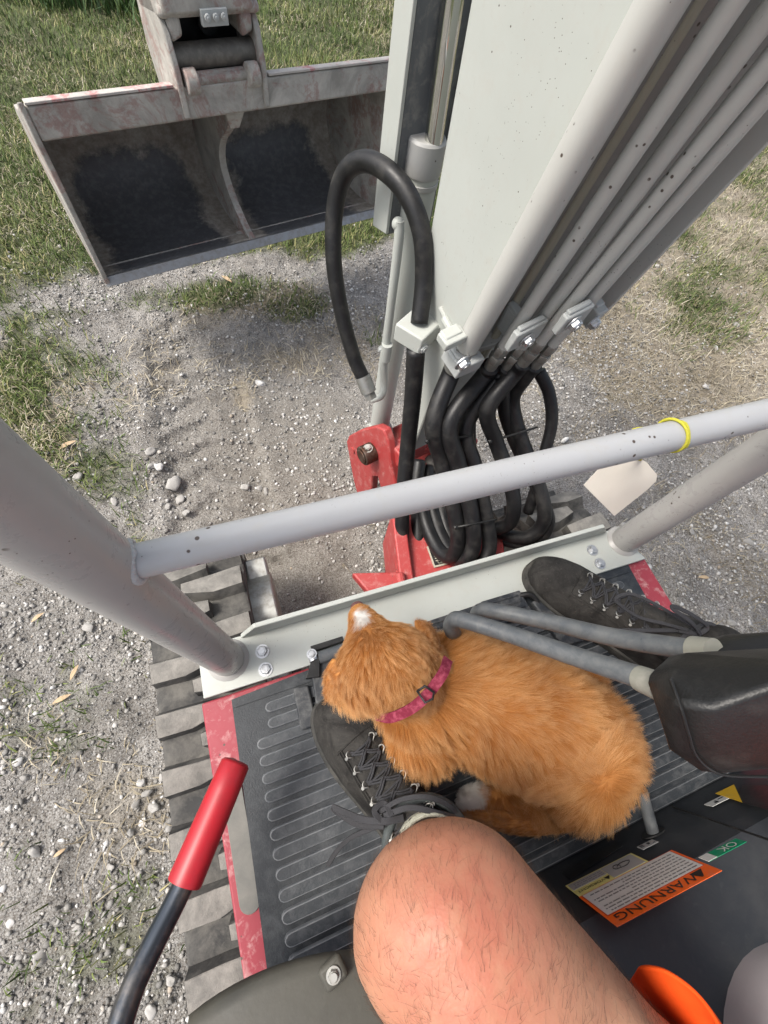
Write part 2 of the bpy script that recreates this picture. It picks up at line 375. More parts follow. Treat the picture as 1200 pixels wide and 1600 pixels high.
c = t.mix(peb, c, t.ramp(vc, [(0, c3(.16, .155, .15)), (.5, c3(.36, .35, .335)), (1, c3(.58, .57, .55))]))
vc2 = t.vor(52, out='Color'); vd2 = t.vor(52); peb2 = t.math('MULTIPLY', t.ramp(vd2, [(.24, 1), (.34, 0)]), t.math('MULTIPLY', t.ramp(t.noise(8, 5, .7), [(.44, 0), (.60, .9)]), nrut))
c = t.mix(peb2, c, t.ramp(vc2, [(0, c3(.2, .195, .19)), (.5, c3(.38, .37, .355)), (1, c3(.6, .59, .57))]))
c = t.mix(t.ramp(nC, [(.36, .9), (.60, 0)]), c, c3(.085, .07, .055))
straw = t.mix(t.noise(150, 4, .7, 1.5), c3(.17, .14, .10), c3(.40, .35, .27))
c = t.mix(t.ramp(t.math('ADD', t.attr('straw', 'Fac'), t.math('MULTIPLY', nC, .5)), [(.45, 0), (.95, .8)]), c, straw)
green = t.mix(t.noise(90, 5, .7, 1), c3(.035, .048, .018), c3(.12, .13, .055))
c = t.mix(t.ramp(t.math('ADD', t.attr('green', 'Fac'), t.math('MULTIPLY', nC, .4)), [(.35, 0), (.9, .9)]), c, green)
t.col(c)
t.bump(nB, .55, .012); t.bump(nC, .6, .004); t.bump(t.math('MULTIPLY', t.math('SUBTRACT', 1.0, vd), peb), .8, .006)
g = mobj('ground', gme, t.m); tag(g, kind='structure')

def scatter_blades(name, n, xr, yr, dens, hgt, wid, lean, mat, label, cat, tones):
    X = rng.uniform(*xr, n*4); Y = rng.uniform(*yr, n*4)
    p = P  # camera independent placement: uniform over the field, thinned with distance from the machine
    d = np.hypot(X, Y); keep = rng.random(n*4) < dens(X, Y)*np.clip(2.6/np.maximum(d, .6), .25, 1.6)/1.6
    X = X[keep][:n]; Y = Y[keep][:n]; m = len(X); Z = ground_h(X, Y)-.003
    d = np.hypot(X, Y); L = hgt*rng.uniform(.35, 1.25, m)*(.7+.6*fbm(X*2, Y*2, 2)); W = wid*rng.uniform(.6, 1.3, m)*(1+.12*d)
    az = rng.uniform(0, 2*math.pi, m); ln = np.clip(rng.normal(lean, .3, m), .05, 1.5)
    dx, dy = np.cos(az), np.sin(az); sx, sy = -dy, dx
    base = np.stack([X, Y, Z], 1); out = []
    for k, (f, wf) in enumerate(((0, 1), (.5, .85), (1, 0))):
        bend = ln*(.5+.5*f); h = L*f*np.cos(bend); o_ = L*f*np.sin(bend)
        c_ = base+np.stack([dx*o_, dy*o_, h+.001], 1); sdv = np.stack([sx, sy, 0*sx], 1)*(W*wf/2)[:, None]
        if k < 2: out += [c_-sdv, c_+sdv]
        else: out += [c_]
    co_ = np.stack(out, 1).reshape(-1, 3); b = (np.arange(m)*5)[:, None]
    f3 = np.concatenate([b+np.array([[0, 1, 3]]), b+np.array([[0, 3, 2]]), b+np.array([[2, 3, 4]])], 0)
    me = np_mesh(name, co_, f3, 3); tone = np.repeat(np.clip(rng.normal(.46, .25, m)+(fbm(X*4, Y*4, 2)-.5)*.8, 0, 1), 5); set_attr(me, 'tone', tone)
    o = mobj(name, me, mat, flat=True); return tag(o, label, cat, kind='stuff')
def blade_mat(name, stops):
    t = MT(name, .6, 0, .3); t.col(t.ramp(t.attr('tone', 'Fac'), stops)); t.b.inputs['Subsurface Weight'].default_value = 0; return t.m
M['grass'] = blade_mat('grass_blades', [(0, c3(.035, .06, .014)), (.45, c3(.10, .15, .035)), (.72, c3(.18, .21, .065)), (1, c3(.38, .33, .17))])
M['straw'] = blade_mat('dry_grass_blades', [(0, c3(.16, .13, .085)), (.5, c3(.34, .29, .20)), (1, c3(.56, .51, .40))])
M['tall'] = blade_mat('tall_grass_blades', [(0, c3(.02, .045, .012)), (.6, c3(.05, .10, .025)), (1, c3(.12, .17, .05))])
scatter_blades('grass', 190000, (-2.2, 4.6), (-.3, 7), lambda x, y: grass_m(x, y), .045, .0028, .7, M['grass'], 'short patchy green grass growing in the dirt around the machine', 'grass', None)
scatter_blades('dry_grass', 110000, (-2, 4.6), (-.3, 6.5), lambda x, y: dry_m(x, y), .05, .0022, 1.35, M['straw'], 'flattened dry straw coloured grass lying over the dirt', 'dry grass', None)
def tall_d(x, y): return np.clip(sstep(4.25, 4.6, y+.25*x+.5*(fbm(x*2, y*2, 2)-.5))*sstep(.15, -.15, x), 0, 1)
scatter_blades('tall_grass', 30000, (-3.2, 1.8), (3.9, 6.6), tall_d, .24, .006, .55, M['tall'], 'dark green tall grass at the far edge of the lawn', 'tall grass', None)

# gravel and stones
def ico(sub):
    b = bmesh.new(); bmesh.ops.create_icosphere(b, subdivisions=sub, radius=1); v = np.array([q.co[:] for q in b.verts]); f = np.array([[q.index for q in ff.verts] for ff in b.faces]); b.free(); return v, f
def stones_mesh(name, X, Y, R, sub, sink=.35):
    v, f = ico(sub); m = len(X); nv = len(v)
    sc = rng.uniform(.6, 1.25, (m, 1, 3))*np.array([1.15, 1, .68]); jit = 1+rng.normal(0, .20, (m, nv, 1))
    a = rng.uniform(0, 2*math.pi, m); ca, sa = np.cos(a), np.sin(a); tl = rng.normal(0, .35, m); ct, st = np.cos(tl), np.sin(tl)
    q = v[None]*sc*jit*R[:, None, None]
    x = q[..., 0]*ct[:, None]-q[..., 2]*st[:, None]; z = q[..., 0]*st[:, None]+q[..., 2]*ct[:, None]; y = q[..., 1]
    x2 = x*ca[:, None]-y*sa[:, None]; y2 = x*sa[:, None]+y*ca[:, None]
    co_ = np.stack([x2+X[:, None], y2+Y[:, None], z+(ground_h(X, Y)+R*sink)[:, None]], 2).reshape(-1, 3)
    ff = (f[None]+(np.arange(m)*nv)[:, None, None]).reshape(-1, 3); me = np_mesh(name, co_, ff, 3)
    set_attr(me, 'tone', np.repeat(rng.random(m), nv)); return me
t = MT('stone', .85, 0, .3); n = t.noise(40, 5, .7)
c = t.ramp(t.attr('tone', 'Fac'), [(0, c3(.17, .165, .155)), (.35, c3(.29, .28, .26)), (.75, c3(.44, .425, .40)), (.90, c3(.70, .69, .67)), (1, c3(.36, .30, .23))])
c = t.mix(t.ramp(n, [(.4, 0), (.75, .4)]), c, c3(.22, .20, .18)); t.col(c); t.bump(n, .3, .002); M['stone'] = t.m
def stone_field(n, rlo, rhi, pw):
    X = rng.uniform(-1.2, 2.6, n*3); Y = rng.uniform(-.5, 2.4, n*3)
    dens = (.25+1.3*sstep(.42, .62, fbm(X*4+70, Y*4, 4, .6)))*(1-.8*grass_m(X, Y))*(1-.6*rut_m(X, Y))*(1-.25*dry_m(X, Y))*np.clip(1.5/np.maximum(np.hypot(X, Y), .5), .3, 1.2)/1.3
    for px, py, r_ in ((250, 760, .13), (230, 1240, .10), (210, 1330, .08), (40, 1200, .1), (850, 620, .15), (960, 560, .2), (1100, 880, .2), (300, 1580, .08), (140, 640, .1)):
        cx, cy = gpx(px, py); dens = dens+.5*blob(X, Y, cx, cy, r_, r_)
    k = rng.random(n*3) < dens*.8; X = X[k][:n]; Y = Y[k][:n]
    return X, Y, rlo+(rhi-rlo)*rng.random(len(X))**pw
X, Y, R_ = stone_field(56000, .0013, .0068, 2.8)
gv = mobj('gravel', stones_mesh('gravel', X, Y, R_, 1), M['stone'], flat=True); tag(gv, 'fine pale grey gravel strewn over the dirt', 'gravel', kind='stuff')
# larger stones one can tell apart
big = [(123, 745, 11), (383, 207+555, 9), (406, 600, 8), (180, 785, 9), (272, 757, 13), (262, 790, 9), (280, 778, 10), (240, 712, 10), (252, 735, 10), (290, 800, 9),
 (55, 1330, 14), (30, 1190, 10), (38, 1215, 9), (262, 1205, 12), (228, 1240, 10), (222, 1285, 9), (213, 1255, 8), (240, 1262, 10), (172, 1356, 9), (262, 1290, 9), (250, 1215, 8),
 (137, 980, 8), (240, 735, 9), (975, 825, 10), (1102, 605, 8), (1015, 885, 12), (1083, 830, 8), (1172, 845, 10), (1147, 972, 10), (1010, 400, 8), (1030, 412, 7), (1148, 510, 7), (1185, 600, 6),
 (1118, 545, 5), (992, 850, 8), (945, 575, 6), (880, 690, 7), (60, 1500, 12), (270, 1530, 12), (240, 1575, 11), (120, 1450, 8), (20, 1440, 9), (405, 762, 7), (416, 768, 6), (385, 762, 8), (218, 1225, 8), (205, 1300, 9)]
def where_stone(px, py):
    if 225 <= px <= 295 and 705 <= py <= 805: return 'pale stone in the heap beside the track print ahead of the post'
    if px < 310 and 1200 <= py <= 1310: return 'grey pebble in the pile along the outer edge of the left track'
    if 380 <= px <= 420 and 755 <= py <= 775: return 'small pebble in the row lying on the track print above the bar'
    if px < 45 and 1185 <= py <= 1220: return 'pale pebble of the pair at the left edge of the picture'
    if px > 970 and 540 <= py <= 620: return 'small white pebble on the dry ground right of the pipes'
    if px > 1000 and py < 520: return 'small pale pebble in the dry grass on the right'
    if px > 1060 and py > 800: return 'pale stone on the dirt right of the right post'
    if px < 300 and py > 1500: return 'rounded stone beside the bent steel of the red lever'
    if px < 70 and py > 1300: return 'flat grey stone at the lower left by the moss'
    if px < 130 and py > 1400: return 'grey stone at the lower left corner'
    return {(123, 745): 'rounded grey stone by the dead leaves above the left post', (383, 762): None, (180, 785): 'small stone alone just above the left post', (406, 600): 'pale stone alone beyond the track print', (172, 1356): 'round pale stone alone on the dirt left of the red lever', (137, 980): 'white stone just below the left post', (975, 825): 'pale stone behind the foot of the right post', (992, 850): 'small pale stone touching the foot of the right post', (1015, 885): 'blue grey rounded stone at the right corner of the floor', (945, 575): 'small pebble right of the black hoses', (880, 690): 'pebble between the black hoses and the bar'}.get((px, py)) or 'loose pale stone on the dirt'
for i, (px, py, rp) in enumerate(big):
    p = P(px, py, z=0); c_ = (p-V((0, 0, H))); dep = (RW.T @ np.array(c_[:]))[2]; r = rp*.62*dep/FPX*1.25
    me = stones_mesh('stone', np.array([p.x]), np.array([p.y]), np.array([r]), 2, .3)
    me.attributes['tone'].data.foreach_set('value', [float(.45+.45*rng.random())]*len(me.vertices))
    o = mobj('stone', me, M['stone'], ang=180); sm_ = o.modifiers.new('s', 'SUBSURF'); sm_.levels = sm_.render_levels = 1
    tag(o, where_stone(px, py), 'stone', 'loose stones on the dirt')
# fallen leaves
t = MT('dry_leaf', .7, 0, .3); t.col(t.mix(t.noise(60, 4), c3(.42, .30, .17), c3(.55, .42, .28))); M['leaf'] = t.m
for i, (px, py, L, a) in enumerate(((97, 1092, .022, .2), (115, 1050, .02, 1), (60, 965, .018, .5), (100, 775, .03, .6), (98, 1330, .014, .3), (35, 770, .02, .2), (355, 440, .03, 2.2), (110, 700, .028, .4), (1105, 900, .022, 2.8))):
    p = P(px, py, z=0); m = MB(); d = V((math.cos(a), math.sin(a), 0)); s_ = V((-d.y, d.x, 0)); L *= 1.0
    z = float(ground_h(np.array([p.x]), np.array([p.y]))[0])+.009
    rows = []
    for k in range(7):
        f = k/6; wv = L*.28*math.sin(math.pi*min(1, max(.03, f)))**.8; zz = z+.004*math.sin(3*f)
        rows.append([V((p.x, p.y, zz))+d*L*(f-.5)*2+s_*wv*q+V((0, 0, .25*wv*q*q)) for q in (-1, -.5, 0, .5, 1)])
    m.loft(rows, cap=False, closed=False); o = m.build('dry_leaf', M['leaf'])
    so_ = o.modifiers.new('t', 'SOLIDIFY'); so_.thickness = .0004
    tag(o, ['pale brown leaf on the moss near the outer edge of the track', 'dry leaf just above the moss below the left post', 'dry leaf between the left post and the picture edge', 'longest dead leaf, beside the grass above the left post', 'small orange leaf low on the left by the moss', 'dead leaf at the left edge above the post', 'dry leaf under the lip of the bucket', 'dead leaf at the edge of the left grass tuft', 'dry leaf on the dirt right of the right post'][i], 'leaf', 'dry leaves scattered on the dirt')
# ================================================================== the excavator
EX = empty('mini_excavator', (.25, -.1, 0), 'light grey and red mini excavator with wide muddy bucket and black hoses', 'excavator')
Z = V((0, 0, 1))
# boom frame: s along the ground towards the bucket, q across the boom (right), z up
FOOT = P(640, 690, z=.45); _az = math.radians(-14.2)
U = V((math.sin(_az), math.cos(_az), 0)); N = V((math.cos(_az), -math.sin(_az), 0))
def G(s, q, z): return V((FOOT.x, FOOT.y, 0))+U*s+N*q+Z*z
def onplane(px, py, o, n):
    r = V((RW @ np.array([px-600, py-800, FPX])).tolist()); c = V((0, 0, H)); return c+r*((o-c).dot(n)/r.dot(n))
def Bp(px, py, off=0): return onplane(px, py, FOOT+N*off, N)
O0 = Bp(722, 520); A0 = (Bp(1000, 0)-O0).normalized(); W0 = A0.cross(N); W0 = -W0 if W0.dot(U) > 0 else W0
def Kp(px, py, out=0): return onplane(px, py, O0+W0*out, W0)
KM = Matrix((N, A0, W0)).transposed().to_4x4()
def kbox(m, c, size): m.box((0, 0, 0), size, KM, Matrix.Translation(c)); return m

# --- cab floor
m = MB(); m.box((.267, -.40, .466), (.89, 1.0, .052)); plat = m.build('platform', M['rededge'], EX, .003); plat['label'] = 'red painted steel floor frame with scuffed dusty edges'
m = MB(); m.box((.20, -.55, .33), (.55, .9, .2)); m.tube([(.25, -.35, .1), (.25, -.35, .3)], .24, 40); m.build('turntable', M['black'], EX, .01)
m = MB()
poly = [(-.131, .090), (.10, .101), (.660, .094), (.648, -.30), (-.149, -.30)]
m.prism([V((x, y, .4925)) for x, y in poly], (0, 0, .0085))
def stadium(m, x0, x1, yc, hw, z0, z1, n=6, dx=0):
    pts = []
    for k in range(n+1): a = math.pi/2+math.pi*k/n; pts.append((x0+hw+hw*math.cos(a), yc+hw*math.sin(a)))
    for k in range(n+1): a = -math.pi/2+math.pi*k/n; pts.append((x1-hw+hw*math.cos(a), yc+hw*math.sin(a)))
    r = [[V((x, y, z0)) for x, y in pts]]
    i1 = .0022; cx = (x0+x1)/2
    def inset(i, z): 
        o = []
        for x, y in pts:
            xx = x+(i if x < cx else -i); yy = yc+(y-yc)*(hw-i)/hw; o.append(V((xx, yy, z)))
        return o
    m.mi = 1; m.loft([r[0], inset(.0014, z1-.0006), inset(.0026, z1)], cap=False); m.mi = 2; m.loft([inset(.0026, z1), inset(.0040, z1-.0006)]); m.mi = 0
for k in range(15):
    y = .060-.0237*k; x0 = -.104-.018*k/14+(.0 if k > 1 else .02)
    stadium(m, x0, .625, y, .0090, .4995, .5070)
m.bar((-.128, .078, .502), (.655, .080, .502), .003, .004)
mat_ = m.build('floor_mat', [M['mat'], M['matrim'], M['matrib']], EX, 0, ang=28)
# worn oval tread strip glued on the left edge
m = MB(); a = P(352, 1186, z=.494); b = P(390, 1430, z=.494)
d = (b-a); L = d.length; ang = math.atan2(d.y, d.x)
pts = []
for k in range(9): t_ = math.pi/2+math.pi*k/8; pts.append((.014+.014*math.cos(t_), .014*math.sin(t_)))
for k in range(9): t_ = -math.pi/2+math.pi*k/8; pts.append((L-.014+.014*math.cos(t_), .014*math.sin(t_)))
ca, sa = math.cos(ang), math.sin(ang)
m.prism([V((a.x+.003+x*ca-y*sa, a.y+x*sa+y*ca, .4925)) for x, y in pts], (0, 0, .002))
ts = m.build('tread_strip', rubber('worn_tread', c3(.13, .13, .12), c3(.22, .21, .19), .3, .7, .85, 30), EX, .0006)

# --- front angle plate with posts and guard bar
m = MB()
FLc = [P(330, 1087, z=.508), P(1002, 872, z=.508)]
pl = [(-.170, .104), (.700, .092), (.672, .170), (-.168, .184)]
m.prism([V((x, y, .4995)) for x, y in pl], (0, 0, .0085))
m.prism([V((-.098, .178, .508)), V((-.070, .178, .552)), V((.615, .168, .552)), V((.650, .168, .508))], (0, .008, 0))
fp = m.build('front_plate', M['white'], EX, .0015); fp['label'] = 'chipped white angle plate with an upturned lip'
for px, py in ((410, 1018), (415, 1046), (925, 860), (937, 881)):
    m = MB(); m.hexbolt(P(px, py, z=.508), Z, .0085, .007); m.build('bolt', M['zinc'], fp)
LP, RP = V((-.124, .151, .505)), V((.673, .14, .505)); PR = .0265
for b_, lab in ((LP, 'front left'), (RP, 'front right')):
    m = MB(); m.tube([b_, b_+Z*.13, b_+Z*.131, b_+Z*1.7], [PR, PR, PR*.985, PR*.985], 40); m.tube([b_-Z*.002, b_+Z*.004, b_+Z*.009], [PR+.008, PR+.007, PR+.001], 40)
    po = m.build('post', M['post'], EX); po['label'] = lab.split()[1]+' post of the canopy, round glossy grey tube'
bz = .960; ba = V((LP.x+.01, .151, bz)); bb = V((RP.x, .140, bz-.004)); BR = .0150
m = MB(); m.tube([ba, bb], [.0132, .0168], 36); BR = .0135
# lumpy weld bead
for k in range(40):
    a_ = 2*math.pi*k/40; m.ball(ba+V((PR-.0115-.004*abs(math.cos(a_))+.0006*random.random(), math.cos(a_)*(BR+.0012), math.sin(a_)*(BR+.0012))), .0030+.0004*random.random(), sub=2)
BR = .0158
m.build('guard_bar', M['bar'], EX)
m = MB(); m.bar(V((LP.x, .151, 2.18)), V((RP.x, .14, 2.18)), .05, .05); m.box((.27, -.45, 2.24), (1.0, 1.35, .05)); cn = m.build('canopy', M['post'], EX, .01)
cn.hide_render = False
# --- rubber tracks
def track(x0, x1, yf, name='rubber_track'):
    m = MB(); zc, R, yb = .195, .150, -1.0; cy = (yf-yb); path = []
    def pt(u):   # arc length -> (y, z, normal)
        Ls = cy; Lc = math.pi*R; T = 2*Ls+2*Lc; u %= T
        if u < Ls: return yb+u, zc+R, (0, 1)
        u -= Ls
        if u < Lc: a = math.pi/2-u/R; return yf+R*math.cos(a), zc+R*math.sin(a), (math.cos(a), math.sin(a))
        u -= Lc
        if u < Ls: return yf-u, zc-R, (0, -1)
        u -= Ls; a = -math.pi/2-u/R; return yb+R*math.cos(a), zc+R*math.sin(a), (math.cos(a), math.sin(a))
    T = 2*cy+2*math.pi*R; n = 110; rings = []
    for i in range(n):
        y, z, nn_ = pt(T*i/n); o_ = []
        for x, h in ((x0, -.02), (x0, .010), (x0+.006, .014), (x1-.006, .014), (x1, .010), (x1, -.02)):
            o_.append(V((x, y+nn_[0]*h, z+nn_[1]*h)))
        rings.append(o_)
    m.loft(rings+[rings[0]], cap=False)
    pitch = .09; k = 0; W = x1-x0
    for i in range(int(T/pitch)):
        for side in (0, 1):
            LS = .86
            u0 = i*T/int(T/pitch)+(pitch/2 if side else 0)
            lug = []
            # lug plan (across 0..1 from its own outer edge, along)
            plan = [(0, -.024), (.30*W/.2, -.027), (.62*W/.2, -.010), (.62*W/.2, .016), (.30*W/.2, .022), (0, .026)]
            for f, h, ins in ((0, .008, -.006), (1, .040+random.uniform(-.003, .003), .0)):
                ring = []
                for ax, al in plan:
                    al2 = al*LS*(.88 if f else 1) + (-.005 if al < 0 else .005)*(1-f)+random.uniform(-.0015, .0015)
                    xx = (x0+.002+ax*.2) if not side else (x1-.002-ax*.2)
                    y, z, nn_ = pt(u0+al2); ring.append(V((xx, y+nn_[0]*h, z+nn_[1]*h)))
                lug.append(ring)
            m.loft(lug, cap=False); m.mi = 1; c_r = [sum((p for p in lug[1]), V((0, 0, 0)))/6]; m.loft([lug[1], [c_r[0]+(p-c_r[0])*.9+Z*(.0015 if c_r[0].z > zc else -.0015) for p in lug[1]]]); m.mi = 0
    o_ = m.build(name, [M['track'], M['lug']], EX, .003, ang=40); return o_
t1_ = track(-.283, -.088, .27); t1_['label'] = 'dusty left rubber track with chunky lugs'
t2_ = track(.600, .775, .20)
for x, yo in ((-.066, 0), (.635, -.09)):
    m = MB(); m.bar((x, -.95, .21), (x, .30+yo, .21), .04, .15); m.bar((x+.002, .28+yo, .24), (x+.002, .41+yo, .245), .05, .055)
    m.tube([(x-.03, .27+yo, .2), (x+.03, .27+yo, .2)], .115, 32); m.build('track_frame', M['fitting'], EX, .005)

# --- swing bracket (red casting) with its pin
m = MB()
base = [P(612, 800, z=.38), P(700, 765, z=.38), P(790, 830, z=.38), P(800, 905, z=.38), P(628, 945, z=.38)]
m.prism([p-Z*.02 for p in base], (0, 0, -.17))
ear = [(541, 690), (545, 681), (562, 672), (588, 666), (599, 672), (606, 690), (610, 725), (628, 800), (607, 812), (590, 745), (582, 745), (578, 808), (566, 800), (552, 750)]
m.prism([Bp(x, y, -.045) for x, y in ear], N*.022)
m.prism([Bp(x, y, -.045)+N*.135-Z*.06 for x, y in ear], N*.022)
m.bar(G(.01, -.03, .40), G(.01, .11, .40), .05, .05)
m.bar(P(662, 702, z=.40), P(745, 690, z=.40), .012, .02)
foot_ = [P(550, 895, z=.37), P(622, 893, z=.37), P(640, 935, z=.37), P(590, 942, z=.37)]
m.prism(foot_, (0, 0, -.03))
m.tube([P(625, 895, z=.385), P(632, 935, z=.385)], .009, 10)
m.prism([P(612, 800, z=.40), P(632, 800, z=.40), P(650, 925, z=.37), P(628, 930, z=.37)], (0, 0, -.1))
br = m.build('swing_bracket', M['red'], EX, .004); br['label'] = 'bright red steel casting carrying the boom foot'
pc = Bp(583, 705, -.045)
m = MB(); m.tube([pc-N*.034, pc+N*.0], .026, 28); m.tube([pc-N*.038, pc-N*.034], .020, 24)
m.tube([pc+N*.022, pc+N*.05], .046, 28); pin = m.build('pin', M['rust'], br, .002)
m = MB(); m.hexbolt(pc-N*.018+Z*.024, (Z-N*.2), .009, .009); m.build('bolt', M['fitting'], pin)
m = MB(); m.tube([Bp(552, 703, -.045)-N*.004, Bp(552, 703, -.045)+N*.001], .009, 16); m.build('plug', M['red'], br)
# rating plate
q = [P(662, 856, z=.3625), P(716, 843, z=.3625), P(737, 872, z=.3625), P(674, 889, z=.3625)]
ex = (q[1]-q[0]).normalized(); ey = (q[0]-q[3]); ey = (ey-ex*ey.dot(ex)).normalized(); wq = (q[1]-q[0]).length; hq = (q[0]-q[3]).length
Mq = Matrix((ex, ey, ex.cross(ey))).transposed().to_4x4(); Mq.translation = (q[0]+q[2])/2
if Mq.col[2][2] < 0: Mq = Mq @ Matrix.Rotation(math.pi, 4, 'Y')
m = MB(); m.box((0, 0, .001), (wq, hq, .002), None, Mq); m.mi = 1; m.box((0, 0, .0022), (wq*.92, hq*.84, .001), None, Mq)
m.mi = 0
for r_ in range(6):
    xx = -wq*.4
    while xx < wq*.36:
        l = random.uniform(.004, .012); m.box((xx+l/2, hq*(.32-.11*r_), .0029), (l, hq*.045, .0008), None, Mq); xx += l+.0025
text_bm(m, 'CE', Mq @ Matrix.Translation((-wq*.3, -hq*.32, .0034)), .010, 0)
m.build('rating_plate', [M['beige'], M['black']], br, flat=True)

# --- boom
fe = [Bp(735, 0), Bp(660, 430), Bp(637, 690)]; be = [O0, Bp(1000, 0)]
def sz(p): r = p-FOOT; return r.dot(U), p.z
f2 = [sz(p) for p in fe]; b2 = [sz(p) for p in be]
prof = [(f2[2][0]+.03, .40), f2[2], f2[1], f2[0], (.11, 1.45), (.38, 1.95), (1.15, 2.22), (1.12, 2.36), (.25, 2.2), (-.17, 1.62), b2[1], b2[0], (-.028, .66), (-.02, .50), (-.012, .41)]
m = MB(); m.prism([G(s, 0, z) for s, z in prof], N*.14)
boom = m.build('boom', M['white'], EX, .004); boom['label'] = 'tall smooth light grey boom leaning back over the floor'
m = MB(); m.tube([Bp(694, 497, -.004), Bp(712, 530, -.004), Bp(724, 556, -.004)], .007, 10); m.tube([Bp(688, 480, -.002), Bp(704, 515, -.002)], .004, 8); m.build('weld_seam', M['white'], boom)
# arm, hanging down to the coupler
aprof = [(.90, .97), (1.02, .97), (1.16, 1.6), (1.26, 2.2), (1.18, 2.5), (1.06, 2.48), (1.00, 1.9)]
m = MB(); m.prism([G(s, -.055, z) for s, z in aprof], N*.13); arm = m.build('arm', M['mud'], EX, .004)
# --- pipes on the back of the boom
pipes = [((741, 520), (950, 150), .0195, .020, 'pipe', .03), ((795, 490), (1001, 150), .0065, .012, 'beige', .12), ((818, 495), (1140, 12), .0098, .050, 'pipe', .07), ((850, 495), (1194, 30), .0098, .062, 'pipe', .07), ((888, 480), (1197, 102), .0098, .078, 'pipe', .075), ((918, 474), (1197, 150), .0095, .088, 'pipe', .09)]
PE = []
for (a, b, r, out, mt, ext) in pipes:
    pa, pb = Kp(*a, out), Kp(*b, out); d = (pb-pa).normalized()
    p0 = pa-d*ext; m = MB(); m.tube([p0, pb+d*.45], r, 24); o = m.build('hydraulic_pipe', M[mt], EX); PE.append((p0, d, r))
PE_lab = None
# added plate behind the thin pipes, coloured darker as the shade between them; guard rail at the right edge
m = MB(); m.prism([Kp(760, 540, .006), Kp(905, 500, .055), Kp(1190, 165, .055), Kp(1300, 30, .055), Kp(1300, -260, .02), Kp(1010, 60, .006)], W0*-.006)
m.build('pipe_shade_plate', paint('shade_plate_paint', c3(.30, .29, .27), c3(.24, .23, .215), .5, .4), EX, .001)
pa, pb = Kp(935, 478, .07), Kp(1200, 190, .07); d = (pb-pa).normalized()
m = MB(); m.bar(pa-d*.0, pb+d*.4, .010, .035, W0); m.build('rail', M['pipe'], EX, .001)
m = MB(); kbox(m, Kp(1118, 203, .062), (.006, .014, .006)); m.build('clip', M['black'], EX)
# clamps
def clamp(c, size, bolts, mt='fitting', rot=0, extra=None):
    m = MB(); m.box((0, 0, 0), size, KM @ Matrix.Rotation(rot, 4, 'Z'), Matrix.Translation(c))
    m.box((0, 0, 0), (size[0]*.8, size[1]*1.25, size[2]*.72), KM @ Matrix.Rotation(rot, 4, 'Z'), Matrix.Translation(c-W0*size[2]*.2))
    if extra: extra(m)
    o = m.build('pipe_clamp', M[mt], EX, .0025)
    for bpt, br_ in bolts:
        m = MB(); m.hexbolt(bpt, W0, br_, br_*1.0); m.build('bolt', M['zinc'], o)
gal = paint('galvanised', c3(.42, .44, .43), c3(.34, .35, .34), .5, .5, False, c3(.55, .56, .55)); M['galv'] = gal
clamp(Kp(723, 560, .028), (.052, .028, .046), [(Kp(728, 574, .062)-W0*.010, .0105)], 'galv', .0)
clamp(Kp(706, 528, .012), (.040, .016, .026), [], 'white', .1)
clamp(Kp(822, 522, .070), (.060, .040, .012), [(Kp(823, 530, .077), .0095)], 'galv', .12)
clamp(Kp(806, 512, .040), (.016, .045, .055), [], 'galv', .12)
clamp(Kp(895, 497, .098), (.052, .036, .012), [(Kp(896, 504, .105), .0095)], 'galv', .12)
clamp(Kp(925, 488, .085), (.022, .034, .030), [(Kp(926, 503, .100), .0095)], 'galv', .1)
m = MB(); m.bar(Kp(735, 540, .0), Kp(925, 480, .06), .03, .012, A0); m.build('clamp_rail', M['pipe'], EX, .002)
# block that holds the big hose on the boom's flank
cb = Bp(650, 519, -.035)
m = MB(); m.box(cb, (.052, .062, .034), Matrix((N, U, Z)).transposed().to_4x4(), Matrix.Translation((0, 0, 0)).to_4x4()) if False else None
RB = Matrix((N, U, Z)).transposed().to_4x4()
def bbox(m, c, size, tw=0): m.box((0, 0, 0), size, RB @ Matrix.Rotation(tw, 4, 'Z'), Matrix.Translation(c)); return m
bbox(m, cb, (.052, .056, .034), .35); bbox(m, cb+N*.048+U*.0, (.06, .036, .028), .1); hb = m.build('hose_block', M['white'], EX, .003)
m = MB(); m.hexbolt(cb-N*.006-U*.030-Z*.006, -U, .008, .007); m.build('bolt', M['galv'], hb)
# --- fittings and hoses
HR = .0158
def fitting(p, d, r, o_par):
    m = MB(); d = d.normalized(); _, a, b = frame(d)
    def hx(z0, z1, q):
        m.loft([[p+d*z+(a*math.cos(math.pi/3*k)+b*math.sin(math.pi/3*k))*q*f for k in range(6)] for z, f in ((z0, .92), (z0+.002, 1), (z1-.002, 1), (z1, .92))])
    hx(-.004, .014, r*1.35); m.tube([p+d*.014, p+d*.018], r*1.0, 16); hx(.018, .034, r*1.45); m.tube([p+d*.034, p+d*.040, p+d*.058], [r*1.3, r*1.22, r*1.22], 20)
    return m.build('fitting', M['fitting'], o_par)
def hose(pts, r=HR, mt='hose', n=10, label=None):
    m = MB(); m.tube(pts, r, 18, smooth_n=n); o = m.build('hydraulic_hose', M[mt], EX, ang=180)
    if label: o['label'] = label
    return o
def PT(lst): return [P(x, y, t=t_) for x, y, t_ in lst]
